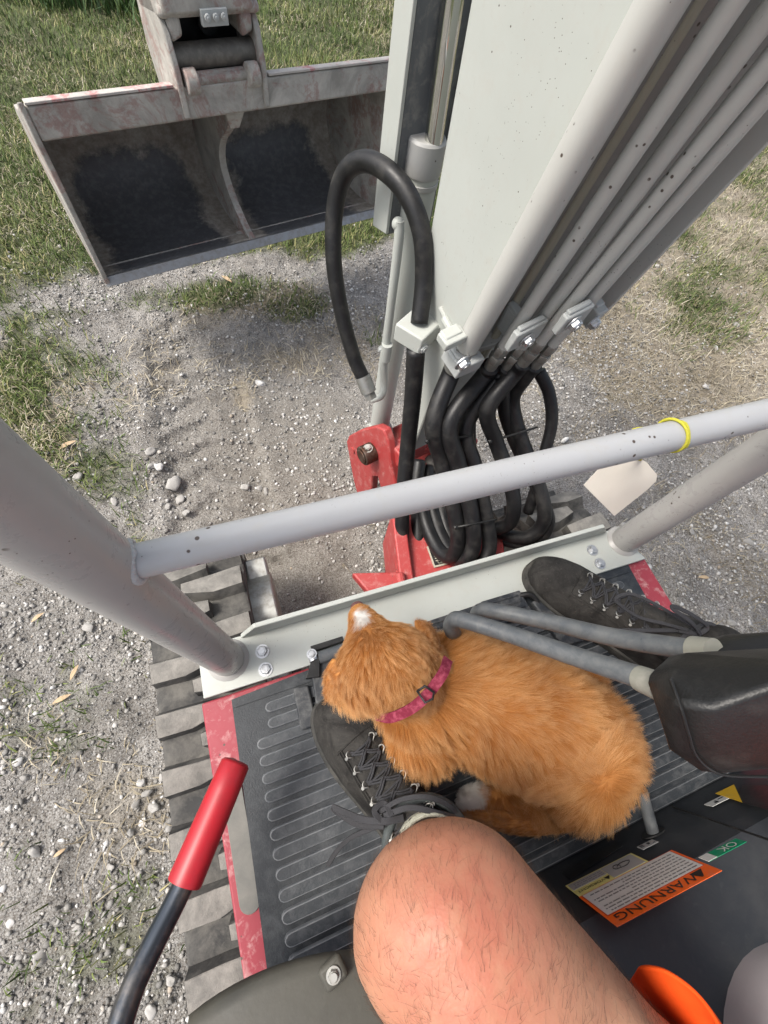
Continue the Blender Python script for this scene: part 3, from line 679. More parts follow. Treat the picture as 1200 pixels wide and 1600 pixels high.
# big loop
zt = Bp(655, 500, -.035); top_t = (RW.T @ np.array((zt-V((0, 0, H)))[:]))[2]
h = hose(PT([(655, 505, .73), (662, 440, .70), (660, 370, .66), (640, 310, .64), (608, 270, .64), (572, 252, .66), (541, 268, .69), (524, 320, .73), (521, 400, .78), (532, 480, .84), (552, 555, .90), (568, 592, .93)]), .0148, label='long black hose bent in a tall loop beside the boom')
e0, e1 = P(568, 592, t=.93), P(580, 622, t=.95); d = (e1-e0).normalized()
m = MB(); m.tube([e0-d*.006, e0+d*.03], .017, 20); m.tube([e0+d*.03, e0+d*.045], .014, 6); m.build('fitting', M['fitting'], h)
hose(PT([(650, 545, .75), (645, 620, .82), (637, 700, .90), (630, 780, .96), (628, 840, 1.0), (631, 872, 1.02), (640, 884, 1.03), (650, 868, 1.03), (653, 830, 1.03), (650, 770, 1.04), (655, 720, 1.05)]), .0165, label='black hose hanging straight down into a tight U bend')
# bundle under the pipe ends
ends = []
for i, (p0, d, r) in enumerate(PE):
    if i == 1: continue
    rr = max(r*.75, .0095) if i else .0165
    h_pts = None
    ends.append((p0, -d, rr))
def tt(p): return float((RW.T @ np.array((p-V((0, 0, H)))[:]))[2])
def bundle(e, pts, r=HR, mt='hose', n=10):
    p, d, rr = e; s = p+d*.05; h = hose([s, s+d*.03]+PT(pts), r, mt, n); fitting(p, d, rr*.95, h); return h
bundle(ends[0], [(678, 660, .80), (690, 720, .86), (708, 790, .90), (716, 840, .93), (708, 868, .96), (688, 862, .99), (668, 825, 1.02), (655, 775, 1.04), (650, 730, 1.06)], .0170)
bundle(ends[1], [(703, 660, .80), (716, 725, .85), (734, 790, .89), (740, 845, .92), (731, 872, .94), (712, 872, .98), (688, 835, 1.02), (672, 780, 1.05), (668, 730, 1.08)], .0165)
bundle(ends[2], [(728, 665, .84), (742, 730, .88), (758, 800, .92), (765, 850, .94), (755, 878, .95), (733, 880, .98), (706, 850, 1.02), (688, 790, 1.05), (680, 740, 1.08)], .0160)
bundle(ends[3], [(762, 640, .80), (775, 690, .86), (795, 745, .90), (803, 790, .93), (795, 818, .97), (765, 826, 1.0), (730, 815, 1.03), (700, 790, 1.06)], .0155)
bundle(ends[4], [(800, 625, .84), (812, 680, .88), (835, 740, .92), (850, 790, .94), (846, 822, .97), (820, 840, 1.0), (780, 832, 1.04), (735, 815, 1.07)], .0155)
hose(PT([(842, 580, .82), (858, 615, .84), (862, 660, .87), (852, 705, .9), (838, 760, .94), (825, 800, .98)]), .0120)
hose(PT([(785, 590, .78), (790, 650, .86), (815, 715, .92), (845, 775, .95), (858, 815, .97), (842, 842, 1.0), (800, 848, 1.04), (752, 830, 1.08)]), .0130)
hose(PT([(700, 640, .86), (712, 700, .92), (725, 770, .97), (722, 830, 1.02), (700, 860, 1.05)]), .0130)
hose(PT([(745, 615, .82), (735, 660, .9), (738, 720, .96), (748, 780, 1.0)]), .0120)
for lst in ([(640, 745, 1.08), (655, 800, 1.06), (680, 850, 1.03), (706, 872, 1.0)], [(655, 730, 1.10), (676, 790, 1.07), (700, 838, 1.03), (722, 856, 1.0)], [(672, 715, 1.12), (700, 780, 1.07), (722, 820, 1.03), (740, 845, 1.0)]):
    hose(PT(lst), .0145, 'hosedusty')
# cable ties round the bundles
def tie(px0, py0, px1, py1, t_, t2=None):
    a, b = P(px0, py0, t=t_), P(px1, py1, t=t2 or t_); d, s_, u_ = frame(b-a); view = ((a+b)/2-V((0, 0, H))).normalized(); L = (b-a).length/2; c = (a+b)/2+view*.018
    pts = [c+(b-a).normalized()*math.cos(k*math.pi/14)*L*1.06-view*math.sin(k*math.pi/14)*.021-view*.0 for k in range(29)]
    m = MB(); m.tube(pts, .0022, 8); m.ball(a-view*.004, .005, sub=1); m.build('cable_tie', M['black'], EX)
tie(668, 690, 738, 680, .815, .83); tie(712, 824, 774, 812, .885, .90); tie(766, 690, 838, 668, .845, .86)
# --- lift cylinder
co_ = .05; cyl0 = Bp(588, 690, co_-.02); cb0, cb1 = Bp(604, 600, co_), Bp(660, 265, co_); dc = (cb1-cb0).normalized()
m = MB(); m.tube([cb0-dc*.16, cb1], .0265, 36); m.tube([cb0-dc*.19-N*.03, cb0-dc*.19+N*.03], .03, 24)
lc = m.build('lift_cylinder', M['white'], EX)
m = MB(); m.tube([cb1-dc*.004, cb1+dc*.002, cb1+dc*.040, cb1+dc*.044], [.0285, .0295, .0295, .0265], 36); m.tube([cb1-dc*.02, cb1-dc*.012], .0285, 36); m.build('gland', paint('cylinder_gland', c3(.36, .36, .35), c3(.28, .28, .27), .35), lc, .001)
rt = Bp(708, 0, co_); g0 = Bp(677, 222, co_); dr = (rt-g0).normalized()
m = MB(); m.tube([g0-dr*.02, rt+dr*.5], .0135, 32); m.build('rod', M['chrome'], lc)
m = MB(); m.tube([Bp(624, 345, -.0), Bp(622, 385, -.0), Bp(608, 500, .0), Bp(600, 570, .0), Bp(600, 600, -.0), Bp(596, 618, -.01), Bp(583, 624, -.02)], .0085, 14, smooth_n=6); m.ball(Bp(622, 350, 0), .0105, sub=3); m.tube([Bp(605, 538, -.002), Bp(602, 562, -.002)], .0115, 12)
m.build('feed_pipe', M['white'], lc)
m = MB(); m.hexbolt(Bp(596, 546, -.005), -N, .006, .006); m.build('bolt', M['galv'], lc)
# rod guard: a white flange and a dark channel wall beyond the rod
m = MB(); m.prism([Bp(582, 352, .0), Bp(603, 366, .0), Bp(646, 0, .0), Bp(650, -60, 0), Bp(622, -60, .0), Bp(616, 0, .0)], N*.006)
m.mi = 1; m.prism([Bp(603, 366, .007), Bp(645, 2, .007), Bp(650, -60, .007), Bp(655, -60, .007), Bp(652, 0, .007), Bp(608, 366, .007)], N*.09)
m.prism([Bp(604, 340, .095), Bp(640, -60, .095), Bp(760, -60, .095), Bp(700, 225, .095), Bp(640, 330, .095)], N*.005)
m.build('cylinder_guard', [M['white'], M['guard']], EX, .001)

# --- quick coupler
QL, QR = -.088, .105
m = MB()
ear = lambda q: [G(.925, q, .885), G(.90, q, .86), G(.885, q, .80), G(.884, q, .722), G(1.03, q, .705), G(1.06, q, .80), G(1.04, q, .93), G(.98, q, .95)]
hd = [G(.90, 0, .880), G(.90, 0, .895), G(.915, 0, .90), G(.92, 0, .96), G(.94, 0, 1.0), G(1.06, 0, 1.0), G(1.08, 0, .88), G(1.02, 0, .86)]
m.prism([p+N*(QL-.012) for p in hd], N*(QR-QL+.03)); m.prism([G(.893, QL-.005, .885), G(.893, QL-.005, .935), G(.893, QR-.0, .935), G(.893, QR-.0, .885)], U*.03)

for q0_, q1_ in ((QL+.002, QL+.03), (QR-.03, QR-.002)): m.prism([G(.902, q0_, .842), G(.902, q1_, .852), G(.902, q1_, .883), G(.902, q0_, .883)], U*.10)
m.prism([G(.905, QL-.016, .93), G(.905, QL-.016, .99), G(.93, QL+.04, .99), G(.93, QL+.04, .93)], U*.1)
cp = m.build('quick_coupler', M['mud'], EX, .007)
for q_ in (QL-.012, QR):
    m = MB(); m.prism(ear(q_), N*.014); m.build('ear_plate', M['mud'], cp, .003)
m = MB(); m.box((0, 0, 0), (.058, .012, .026), RB, Matrix.Translation(G(.892, .012, .882)))
for k in (-1, 0, 1): m.tube([G(.884, .012+k*.018, .884), G(.878, .012+k*.018, .884)], .0065, 14); m.tube([G(.882, .012+k*.018, .884), G(.8765, .012+k*.018, .884)], .003, 10)
m.build('bolt_plate', M['galv'], cp, .001)
m = MB(); m.tube([G(.93, QL, .812), G(.93, QR, .812)], .024, 28); m.build('pin', metal('mud_pin', c3(.2, .19, .17), .7, .9), cp)
m = MB(); m.tube([G(.90, QL+.01, .782), G(.90, QR-.01, .782)], .010, 16); m.box((0, 0, 0), (QR-QL-.05, .012, .026), RB, Matrix.Translation(G(.905, .01, .782)))
for q_ in (QL+.022, QR-.022): m.tube([G(.890, q_-.014, .785), G(.890, q_+.014, .785)], .023, 24)
m.build('roller', M['mud'], cp, .003)
m = MB(); m.box((0, 0, 0), (QR-QL, .02, .16), RB, Matrix.Translation(G(1.02, .008, .80))); m.tube([G(1.005, .03, .845), G(.985, .03, .845)], .022, 20); m.tube([G(.985, .03, .845), G(.98, .03, .845)], .010, 16); m.build('back_wall', M['black'], cp)

# --- the wide grading bucket
bl_, brt = -.412, .50
outer = [(.90, .385), (.965, .368), (1.03, .358), (1.13, .362), (1.22, .40), (1.27, .47), (1.27, .56), (1.21, .64), (1.11, .69), (1.0, .722), (.93, .738)]
inner = [(s+(-.010 if s > 1.1 else 0), z+(.012 if z < .5 else (-.012 if z > .62 else 0))) for s, z in outer]
oc = catmull([V((s, 0, z)) for s, z in outer], 5); ic = catmull([V((s, 0, z)) for s, z in inner], 5)
ic[0] = V((.902, 0, .389))
t = MT('bucket_inside', .8); xy = t.t.nodes.new('ShaderNodeSeparateXYZ')
# local bucket coordinates: x across, z up (object space is aligned to the bucket)
t.t.links.new(t.co, xy.inputs[0]); nz = t.noise(7, 7, .65, .3); nz2 = t.noise(55, 5, .7)
halfw = (brt-bl_)/4; 
cell = t.math('ABSOLUTE', t.math('SUBTRACT', t.math('ABSOLUTE', t.math('SUBTRACT', xy.outputs['X'], .03)), .235))
e1_ = t.math('MULTIPLY', cell, 1/.205); e1_ = t.math('POWER', e1_, 4.0)
e2_ = t.math('MULTIPLY', t.math('SUBTRACT', xy.outputs['Z'], .36), 1/.185); e2_ = t.math('POWER', t.math('MAXIMUM', e2_, 0.0), 3.0)
ee = t.math('ADD', t.math('ADD', e1_, e2_), t.math('MULTIPLY', t.math('SUBTRACT', nz, .5), 1.6))
mask = t.ramp(t.math('ADD', ee, t.math('MULTIPLY', t.math('SUBTRACT', nz2, .5), .45)), [(.36, 0), (.66, 1)])
clean = t.mix(t.ramp(nz2, [(.45, 0), (.75, 1)]), c3(.085, .088, .095), c3(.15, .153, .16))
muddy = t.mix(t.ramp(nz2, [(.35, 0), (.7, 1)]), c3(.27, .245, .21), c3(.48, .45, .40)); muddy = t.mix(t.ramp(nz, [(.3, .5), (.7, 0)]), muddy, c3(.11, .085, .065))
t.col(t.mix(mask, clean, muddy)); t.rough(t.ramp(mask, [(0, .5), (1, .95)])); t.bump(t.math('MULTIPLY', t.math('ADD', mask, nz2), .5), .7, .006)
M['inbucket'] = t.m
BM = Matrix.Translation(V((FOOT.x, FOOT.y, 0))) @ RB      # local (x=across, y=s, z)
def local_obj(m, name, mats, par, **k):
    o = m.build(name, mats, None, **k); o.matrix_world = BM; o.parent = par; o.matrix_parent_inverse = parent_inv(par); return o
m = MB()
rings = [[V((bl_, p.x, p.z)) for p in oc], [V((brt, p.x, p.z)) for p in oc]]
rin = [[V((bl_, p.x, p.z)) for p in ic], [V((brt, p.x, p.z)) for p in ic]]
m.mi = 0; m.loft([rin[0], rin[1]], cap=False, closed=False)
m.mi = 1; m.loft([rings[0], rings[1]], cap=False, closed=False)
bucket = MB
bk = local_obj(m, 'bucket', [M['inbucket'], M['mud']], EX, ang=50); bk['label'] = 'wide ditching bucket hanging open towards the seat, caked in dry grey mud'
side = [(.893, .378), (.965, .362), (1.03, .352), (1.13, .356), (1.225, .395), (1.278, .468), (1.278, .562), (1.216, .646), (1.115, .697), (1.0, .732), (.93, .762), (.884, .787), (.885, .70), (.895, .58)]
for q_, wd in ((bl_-.012, .012), (brt, .012)):
    m = MB(); m.prism([V((q_, s, z)) for s, z in side], (wd, 0, 0)); local_obj(m, 'side_plate', [M['mud']], bk, bevel=.003)
m = MB(); m.prism([V((bl_, s, z)) for s, z in [(.905, .712), (.888, .718), (.891, .776), (.918, .772), (.985, .71)]], (brt-bl_, 0, 0))
tb = local_obj(m, 'top_beam', [M['mud']], bk, bevel=.004)
for x0_, x1_ in ((bl_+.002, QL-.02), (QR+.02, brt-.002)):
    m = MB(); m.prism([V((x0_, s, z)) for s, z in [(.889, .778), (.918, .775), (.918, .779), (.889, .783)]], (x1_-x0_, 0, 0)); local_obj(m, 'beam_flange', [M['mudred']], bk, bevel=.001)
m = MB(); m.prism([V((bl_-.012, s, z)) for s, z in [(.888, .376), (.905, .395), (.95, .381), (.95, .366)]], (brt-bl_+.024, 0, 0)); local_obj(m, 'cutting_edge', [M['edge']], bk, bevel=.002)
m = MB()
for k in range(60):
    x_ = bl_+(brt-bl_)*(k+.5)/60; m.ball((x_, .975+.0012*random.random(), .377), (.012, .0035+.0015*random.random(), .0025), sub=2)
m.ball((.03, .975, .381), (.03, .012, .006), sub=2); local_obj(m, 'weld_seam', [M['mud']], bk)
inn = catmull([V((0, s, z)) for s, z in [(.912, .712), (.955, .66), (1.03, .60), (1.065, .53), (1.03, .46), (.96, .41), (.905, .391)]], 4)
full = [V((0, p.x+.004, p.z-.004 if p.z < .5 else p.z+.003)) for p in ic]
m = MB(); m.prism([V((.024, p.y, p.z)) for p in (full[1:]+inn[:-1])], (.014, 0, 0)); local_obj(m, 'divider', [M['mud']], bk, bevel=.0015)
m = MB(); m.loft([[V((.031+a, p.y+b-.003, p.z)) for a, b in ((-.010, 0), (.010, 0), (.010, .006), (-.010, .006))] for p in inn]); m.prism([V((.006, .900, .716)), V((.056, .900, .716)), V((.043, .918, .675)), V((.019, .918, .675))], (0, .012, 0)); local_obj(m, 'divider_edge', [M['mud']], bk, bevel=.002)

# --- pedals and hinge in front of the mat
def pedal(quad, z, th=.012, label=None, ribs=0):
    m = MB(); q = [P(x, y, z=z) for x, y in quad]; m.prism([p-Z*th for p in q], (0, 0, th))
    for k in range(ribs):
        f = (k+.7)/(ribs+.4); a = q[0].lerp(q[3], f); b = q[1].lerp(q[2], f); m.bar(a.lerp(b, .1)+Z*.001, a.lerp(b, .9)+Z*.001, .004, .003)
    o = m.build('foot_pedal', M['pedal'], EX, .003)
    if label: o['label'] = label
    return o
pedal([(457, 1074), (482, 1070), (496, 1134), (470, 1142)], .516, .014, 'small dusty rubber pedal pad lying flat on the mat')
pedal([(484, 1040), (560, 1012), (590, 1130), (500, 1140)], .526, .02, None, 0)
pedal([(655, 975), (742, 946), (768, 990), (672, 1020)], .522, .012, None, 5)
pedal([(752, 940), (812, 922), (835, 960), (775, 978)], .520, .014, None, 4)
pedal([(832, 940), (905, 905), (960, 990), (880, 1010)], .522, .014, None, 0)
m = MB(); m.prism([P(478, 1062, z=.512), P(492, 1020, z=.512), P(500, 1030, z=.512), P(500, 1060, z=.512)], (0, 0, .022)); m.prism([P(485, 1012, z=.512), P(535, 996, z=.512), P(537, 1004, z=.512), P(490, 1020, z=.512)], (0, 0, .014)); hg = m.build('hinge_bracket', M['black'], EX, .001)
m = MB(); m.tube([P(498, 1028, z=.528), P(545, 1012, z=.528)], .010, 18); m.build('roller', M['leverrod'], hg)
m = MB(); m.tube([P(486, 1020, z=.53), P(491, 1032, z=.53)], .008, 14); m.hexbolt(P(487, 1022, z=.538), Z, .006, .005); m.build('hinge_pin', M['zinc'], hg)
m = MB(); m.tube([P(735, 975, z=.512), P(760, 1000, z=.53), P(790, 985, z=.52)], .008, 10, smooth_n=4); m.tube([P(800, 935, z=.51), P(830, 930, z=.52), P(850, 960, z=.51)], .006, 10, smooth_n=4); m.build('pedal_linkage', M['black'], EX)
# --- travel levers and moulded grips
def rodlever(pts, r, name='travel_lever', n=8, label=None):
    m = MB(); m.tube(pts, r, 22, smooth_n=n); o = m.build(name, M['leverrod'], EX, ang=60)
    if label: o['label'] = label
    return o
def hull(m, pts):
    vs = [m.bm.verts.new(p) for p in pts]; r = bmesh.ops.convex_hull(m.bm, input=vs)
    ext = {g for g in r['geom_interior'] if isinstance(g, bmesh.types.BMVert)} | {g for g in r['geom_unused'] if isinstance(g, bmesh.types.BMVert)}
    bmesh.ops.delete(m.bm, geom=list(ext), context='VERTS')
lvA = rodlever([P(742, 1010, z=.505), P(722, 1003, t=.70)]+PT([(706, 985, .62), (708, 971, .595), (724, 969, .58), (800, 992, .545), (900, 1026, .49), (1012, 1062, .425)]), .0110, label='grey travel lever nearer to the puppy with a black moulded grip')
m = MB(); a, b = P(1000, 1060, t=.43), P(1034, 1074, t=.405); m.tube([a, b], [.0125, .0135], 20); m.build('collar', M['collar'], lvA)
lvB = rodlever([P(800, 985, z=.505), P(765, 980, t=.70)]+PT([(747, 968, .66), (748, 956, .64), (768, 954, .62), (850, 970, .58), (960, 996, .51), (1100, 1018, .43)]), .0108, label='grey travel lever farther from the puppy with a black moulded grip')
m = MB(); a, b = P(1082, 1014, t=.44), P(1115, 1020, t=.42); m.tube([a, b], [.013, .014], 20); m.build('collar', M['collar'], lvB)
def grip(pts, par, bev, mt='grip', name='grip', extra=.05):
    m = MB(); P3 = PT(pts); vw = V((0, 0, -1)); P3 += [p+vw*extra for p in P3]; hull(m, P3)
    bmesh.ops.dissolve_limit(m.bm, angle_limit=math.radians(9), verts=m.bm.verts[:], edges=m.bm.edges[:])
    o = m.build(name, M[mt], par, bev, bseg=5, ang=180); wn = o.modifiers.new('wn', 'WEIGHTED_NORMAL'); wn.weight = 90; return o
gA = grip([(1040, 1050, .365), (1072, 1020, .375), (1290, 1008, .36), (1060, 1098, .342), (1118, 1104, .322), (1300, 1040, .305), (1078, 1176, .348), (1126, 1208, .352), (1310, 1192, .338), (1158, 1182, .330)], lvA, .0065, extra=.026)
m = MB(); pts = PT([(1048, 1060, .353), (1064, 1104, .340), (1076, 1146, .341), (1090, 1184, .345), (1128, 1210, .348), (1205, 1214, .344)]); m.tube(pts, .0012, 6, smooth_n=5); m.build('seam', M['grip'], gA)
grip([(1104, 1008, .43), (1140, 990, .44), (1300, 980, .42), (1108, 1032, .425), (1150, 1044, .40), (1310, 1044, .40)], lvB, .006, extra=.03)
# --- lever with the red handle
m = MB(); pts = PT([(368, 1192, .545), (296, 1362, .485), (240, 1475, .445), (205, 1550, .42), (180, 1640, .395), (178, 1760, .37)]); pts.append(V((-.22, -.33, .62))); pts.append(V((-.2, -.42, .55)))
m.tube(pts, .0118, 24, smooth_n=8); dl = m.build('blade_lever', M['rod'], EX, ang=180); dl['label'] = 'bent steel lever with a red vinyl handle'
m = MB(); a, b = PT([(369, 1190, .545), (288, 1380, .482)]); d = (b-a); m.tube([a-d*.012, a-d*.004, a+d*.02, a+d*.25, a+d*.6, b-d*.03, b], [.010, .0150, .0178, .0185, .0190, .0192, .0186], 32); m.build('lever_grip', M['redgrip'], dl, ang=50)
# --- seat base: an upright dark panel behind the mat, with the stickers on its face
YC = -.282
m = MB(); prof = [(YC, .494), (YC-.004, .60), (YC-.012, .635), (YC-.035, .655), (YC-.30, .70), (-1.0, .72), (-1.0, .494)]
m.prism([V((.12, y, z)) for y, z in prof], (.66, 0, 0)); cs = m.build('seat_base', M['console'], EX, .010, bseg=4); cs['label'] = 'dark grey plastic seat base with warning stickers'
def F(px, py, o=0): return P(px, py, y=YC+.0006+o)
m = MB(); m.bar(F(1050, 1260), F(1230, 1322), .0022, .0014); m.build('panel_gap', M['black'], cs)
m = MB(); m.prism([F(1160, 1226), F(1290, 1230), F(1290, 1290), F(1152, 1252)], (0, -.0004, 0)); m.build('slot', M['black'], cs)
m = MB(); m.prism([F(878, 1362), F(960, 1316), F(972, 1322), F(892, 1374)], (0, -.0004, 0)); m.build('slot', M['black'], cs)
m = MB(); m.tube([F(1022, 1306, -.02), F(1020, 1300), F(1012, 1270, .025), F(1002, 1235, .055)], .0085, 18, smooth_n=5); cl_ = m.build('small_lever', M['leverrod'], EX)
fh = F(1021, 1301); m = MB(); m.tube([fh+V((0, -.001, 0)), fh+V((0, .0006, 0))], .015, 24, ell=(1.25, .8)); m.build('lever_slot', M['black'], cs)
def sticker(name, c0, wd, ht, layers, texts, mats, label=None, rot=0, extra=None):
    Mx = Matrix((V((-1, 0, 0)), V((0, 0, 1)), V((0, 1, 0)))).transposed().to_4x4(); Mx.translation = c0; Mx = Mx @ Matrix.Rotation(rot, 4, 'Z')
    m = MB(); m.mi = 0; m.box((0, 0, .0003), (wd, ht, .0006), None, Mx); zz = .0004
    zl = {4: .0001, 1: .0002, 2: .0003, 0: .0003}
    for (mi, x, y, w_, h_) in layers: m.mi = mi; zz = .0004+zl[mi]; m.box((x, y, zz), (w_, h_, .0006), None, Mx)
    zz = .0007
    for (mi, s_, x, y, sz_) in texts: text_bm(m, s_, Mx @ Matrix.Translation((x, y, zz+.0005)), sz_, mi, bold=.0)
    if extra: extra(m, Mx, zz+.0004)
    o = m.build(name, mats, cs, flat=True)
    if label: o['label'] = label
    return o
def tri(m, Mx, x, y, s_, z_, mi):
    m.mi = mi; m.prism([Mx @ V((x+s_*math.cos(a_), y+s_*math.sin(a_), z_)) for a_ in (math.pi/2, math.pi*7/6, math.pi*11/6)], Mx.to_3x3() @ V((0, 0, .0003)))
def flatm(name, c, r=.45):
    t = MT(name, r); n = t.noise(60, 5, .65); t.col(t.mix(t.ramp(n, [(.5, 0), (.8, .3)]), c, c3(.3, .29, .27))); return t.m
M['orange'] = flatm('orange_print', c3(.80, .12, .012)); M['wsticker'] = flatm('white_print', c3(.60, .60, .57)); M['ysticker'] = flatm('yellow_print', c3(.66, .62, .22)); M['green'] = flatm('green_print', c3(.0, .22, .10)); M['ink'] = flatm('black_print', c3(.015, .015, .015)); M['yel2'] = flatm('amber_print', c3(.75, .45, .01)); M['txt'] = flatm('grey_print', c3(.16, .16, .16)); M['gsticker'] = flatm('grey_sticker', c3(.36, .36, .35)); M['redprint'] = flatm('dark_orange_print', c3(.45, .05, .01))
cA, cB, cC = F(1050, 1328), F(1131, 1359), F(967, 1447)
WW = abs(cC.x-cB.x); HH = abs(cB.z-cA.z); cc = V(((cB.x+cC.x)/2, YC+.0004, (cB.z+cC.z)/2-HH/2))
TR = math.atan2((cC.z-cB.z), -(cC.x-cB.x)); print('sticker', WW, HH, TR, cA, cB, cC)
TR = max(-.06, min(.06, TR))
lay = [(4, 0, -HH*.13, WW*.955, HH*.72), (1, 0, -HH*.135, WW*.94, HH*.69)]
for r_ in range(8):
    yy = HH*(.155-.078*r_); xx = -WW*.44; end = WW*(.42 if r_ not in (3, 6) else .1)
    while xx < end:
        l = random.uniform(.0025, .010); l = min(l, end-xx+.002); lay.append((2, xx+l/2, yy, l, HH*.028)); xx += l+.0014
sticker('warning_sticker', cc, WW, HH, lay, [(3, 'WARNUNG', WW*.05, HH*.345, HH*.25)], [M['orange'], M['wsticker'], M['txt'], M['ink'], M['redprint']], 'orange and white sticker reading WARNUNG', TR,
    lambda m, Mx, z_: tri(m, Mx, -WW*.36, HH*.325, HH*.11, z_, 3))
W2, H2 = WW*.74, HH*.46
cc2 = cc+V((-WW*.10, 0, -HH/2-H2/2-.001))
lay = [(1, -W2*.24, -.0, W2*.46, H2*.88), (1, W2*.24, -H2*.2, W2*.48, H2*.46)]
for r_ in range(3):
    xx = W2*.02; yy = -H2*(.06+.12*r_)
    while xx < W2*.42: l = random.uniform(.002, .007); lay.append((2, xx+l/2, yy, l, H2*.035)); xx += l+.0015
def fig(m, Mx, z_):
    tri(m, Mx, W2*.045, H2*.26, H2*.13, z_, 3)
    m.mi = 3
    m.tube([Mx @ V((-W2*.26+.010*math.cos(k)*(1+.3*math.sin(2*k)), -.001+.006*math.sin(k), z_+.0002)) for k in [j*.5 for j in range(13)]], .0005, 5)
    m.tube([Mx @ V((-W2*.17+.005*math.cos(k), -.002+.006*math.sin(k), z_+.0002)) for k in [j*.5 for j in range(13)]], .0005, 5)
sticker('caution_sticker', cc2, W2, H2, lay, [(3, 'VORSICHT', W2*.28, H2*.26, H2*.21)], [M['ysticker'], M['gsticker'], M['txt'], M['ink']], 'worn yellow sticker reading VORSICHT', TR, fig)
a, b = F(1160, 1316), F(1100, 1340)
Lk = abs(a.x-b.x); sticker('ok_sticker', (a+b)/2, Lk*1.12, .0165, [(1, Lk*.46, 0, Lk*.26, .0165)], [(2, 'OK', -Lk*.14, 0, .017)], [M['green'], M['wsticker'], M['wsticker']], 'small green sticker reading OK', TR)
sticker('lever_sticker', F(1012, 1320), .026, .014, [(1, -.002, -.001, .004, .005), (1, .008, .001, .006, .0012), (1, .008, -.002, .006, .0012), (1, .008, -.0045, .006, .0012), (1, -.009, .003, .004, .0012)], [], [M['gsticker'], M['ink']], None, TR)
sticker('seat_sticker', F(1121, 1252), .034, .017, [(1, .004, .003, .007, .003), (1, .002, 0, .003, .007), (1, -.009, -.003, .010, .002)], [], [M['wsticker'], M['ink']], None, TR)
m = MB(); m.prism([F(1118, 1240, .0006), F(1147, 1226, .0006), F(1160, 1254, .0006)], (0, .0004, 0)); m.build('amber_sticker', M['yel2'], cs, flat=True)
# --- seat cowl (lower left) and seat shell (lower right)
m = MB(); rows = []
for k in range(13):
    px = 290+k*24; top = 1604-118*(1-((k-12)/12.5)**2)**.9*1.0
    rows.append((px, top))
cow = [P(px, py, z=.66) for px, py in rows]
rr = []
for p in cow: rr.append([p+V((0, -.06, -.10)), p+V((0, -.002, -.012)), p+V((0, -.006, -.003)), p+V((.0, -.015, .0)), p+V((.01, -.06, .012)), p+V((.02, -.16, .03)), p+V((.02, -.3, .04))])
m.loft(rr, cap=False, closed=False); cw = m.build('seat_cowl', M['cowl'], EX, ang=60); sm = cw.modifiers.new('t', 'SOLIDIFY'); sm.thickness = .004
bp = P(521, 1522, z=.672); m = MB(); m.box((0, 0, 0), (.026, .022, .010), .25, Matrix.Translation(bp-Z*.004)); m.build('bracket', M['cowl'], cw, .004)
m = MB(); m.hexbolt(bp+Z*.001, Z, .0055, .005); m.tube([bp, bp+Z*.008], .0038, 14); m.build('bolt', M['fitting'], cw)
m = MB(); c0 = P(1290, 1690, z=.70)
rings = []
for k, (r_, z_) in enumerate(((1.06, .56), (1.04, .62), (1.02, .68), (.99, .70), (.94, .712), (.5, .73), (.02, .735))):
    rings.append([V((c0.x+.02, c0.y-.09, z_))+V((math.cos(a_)*.135*r_, math.sin(a_)*.17*r_, 0)) for a_ in [j*2*math.pi/48 for j in range(48)]])
m.loft(rings, cap=True); ss = m.build('seat_shell', M['seatgrey'], EX, ang=60)
# --- paper tag tied to the guard bar
tg = empty('paper_tag', P(1040, 685, y=.145), 'blank pale card tag hanging from the guard bar on a yellow cord', 'tag')
t = MT('card', .7, 0, .3); n = t.noise(30, 4); t.col(t.mix(n, c3(.60, .55, .48), c3(.70, .66, .58))); M['card'] = t.m
yb_ = P(1038, 690, y=.14); c = V((yb_.x-.04, yb_.y+.06, yb_.z-.05))
quad = [(990, 712, .56), (1010, 722, .57), (1027, 742, .58), (1025, 752, .585), (1012, 765, .59), (960, 806, .60), (912, 758, .585), (940, 728, .57)]
m = MB(); cq = PT(quad); m.prism(cq, (0, .0004, -.0004)); m.build('card', M['card'], tg)
t = MT('yellow_cord', .8); n = t.noise(500, 2); t.col(t.mix(n, c3(.40, .37, .02), c3(.58, .54, .06))); t.bump(n, .8, .0006); M['cord'] = t.m
xb = P(1040, 685, y=.145).x; cbz = bz-.002
m = MB(); pts = []
for k in range(26):
    a_ = 2*math.pi*k/25; pts.append(V((xb+.004*math.sin(a_*.5), .1445+math.cos(a_)*(BR+.0010), cbz+math.sin(a_)*(BR+.0010))))
m.tube(pts, .0015, 10, smooth_n=2)
m.tube([pts[0]+V((.004, 0, 0)), pts[6]+V((.0035, 0, 0)), pts[12]+V((.004, 0, 0)), pts[18]+V((.0035, 0, 0)), pts[24]+V((.004, 0, 0))], .0014, 10, smooth_n=5)
m.tube([V((xb, .1445+BR, cbz-BR*.6)), V((xb-.010, .17, cbz-BR-.01)), (cq[0]+cq[1])/2], .0028, 8, smooth_n=5); m.build('cord', M['cord'], tg)
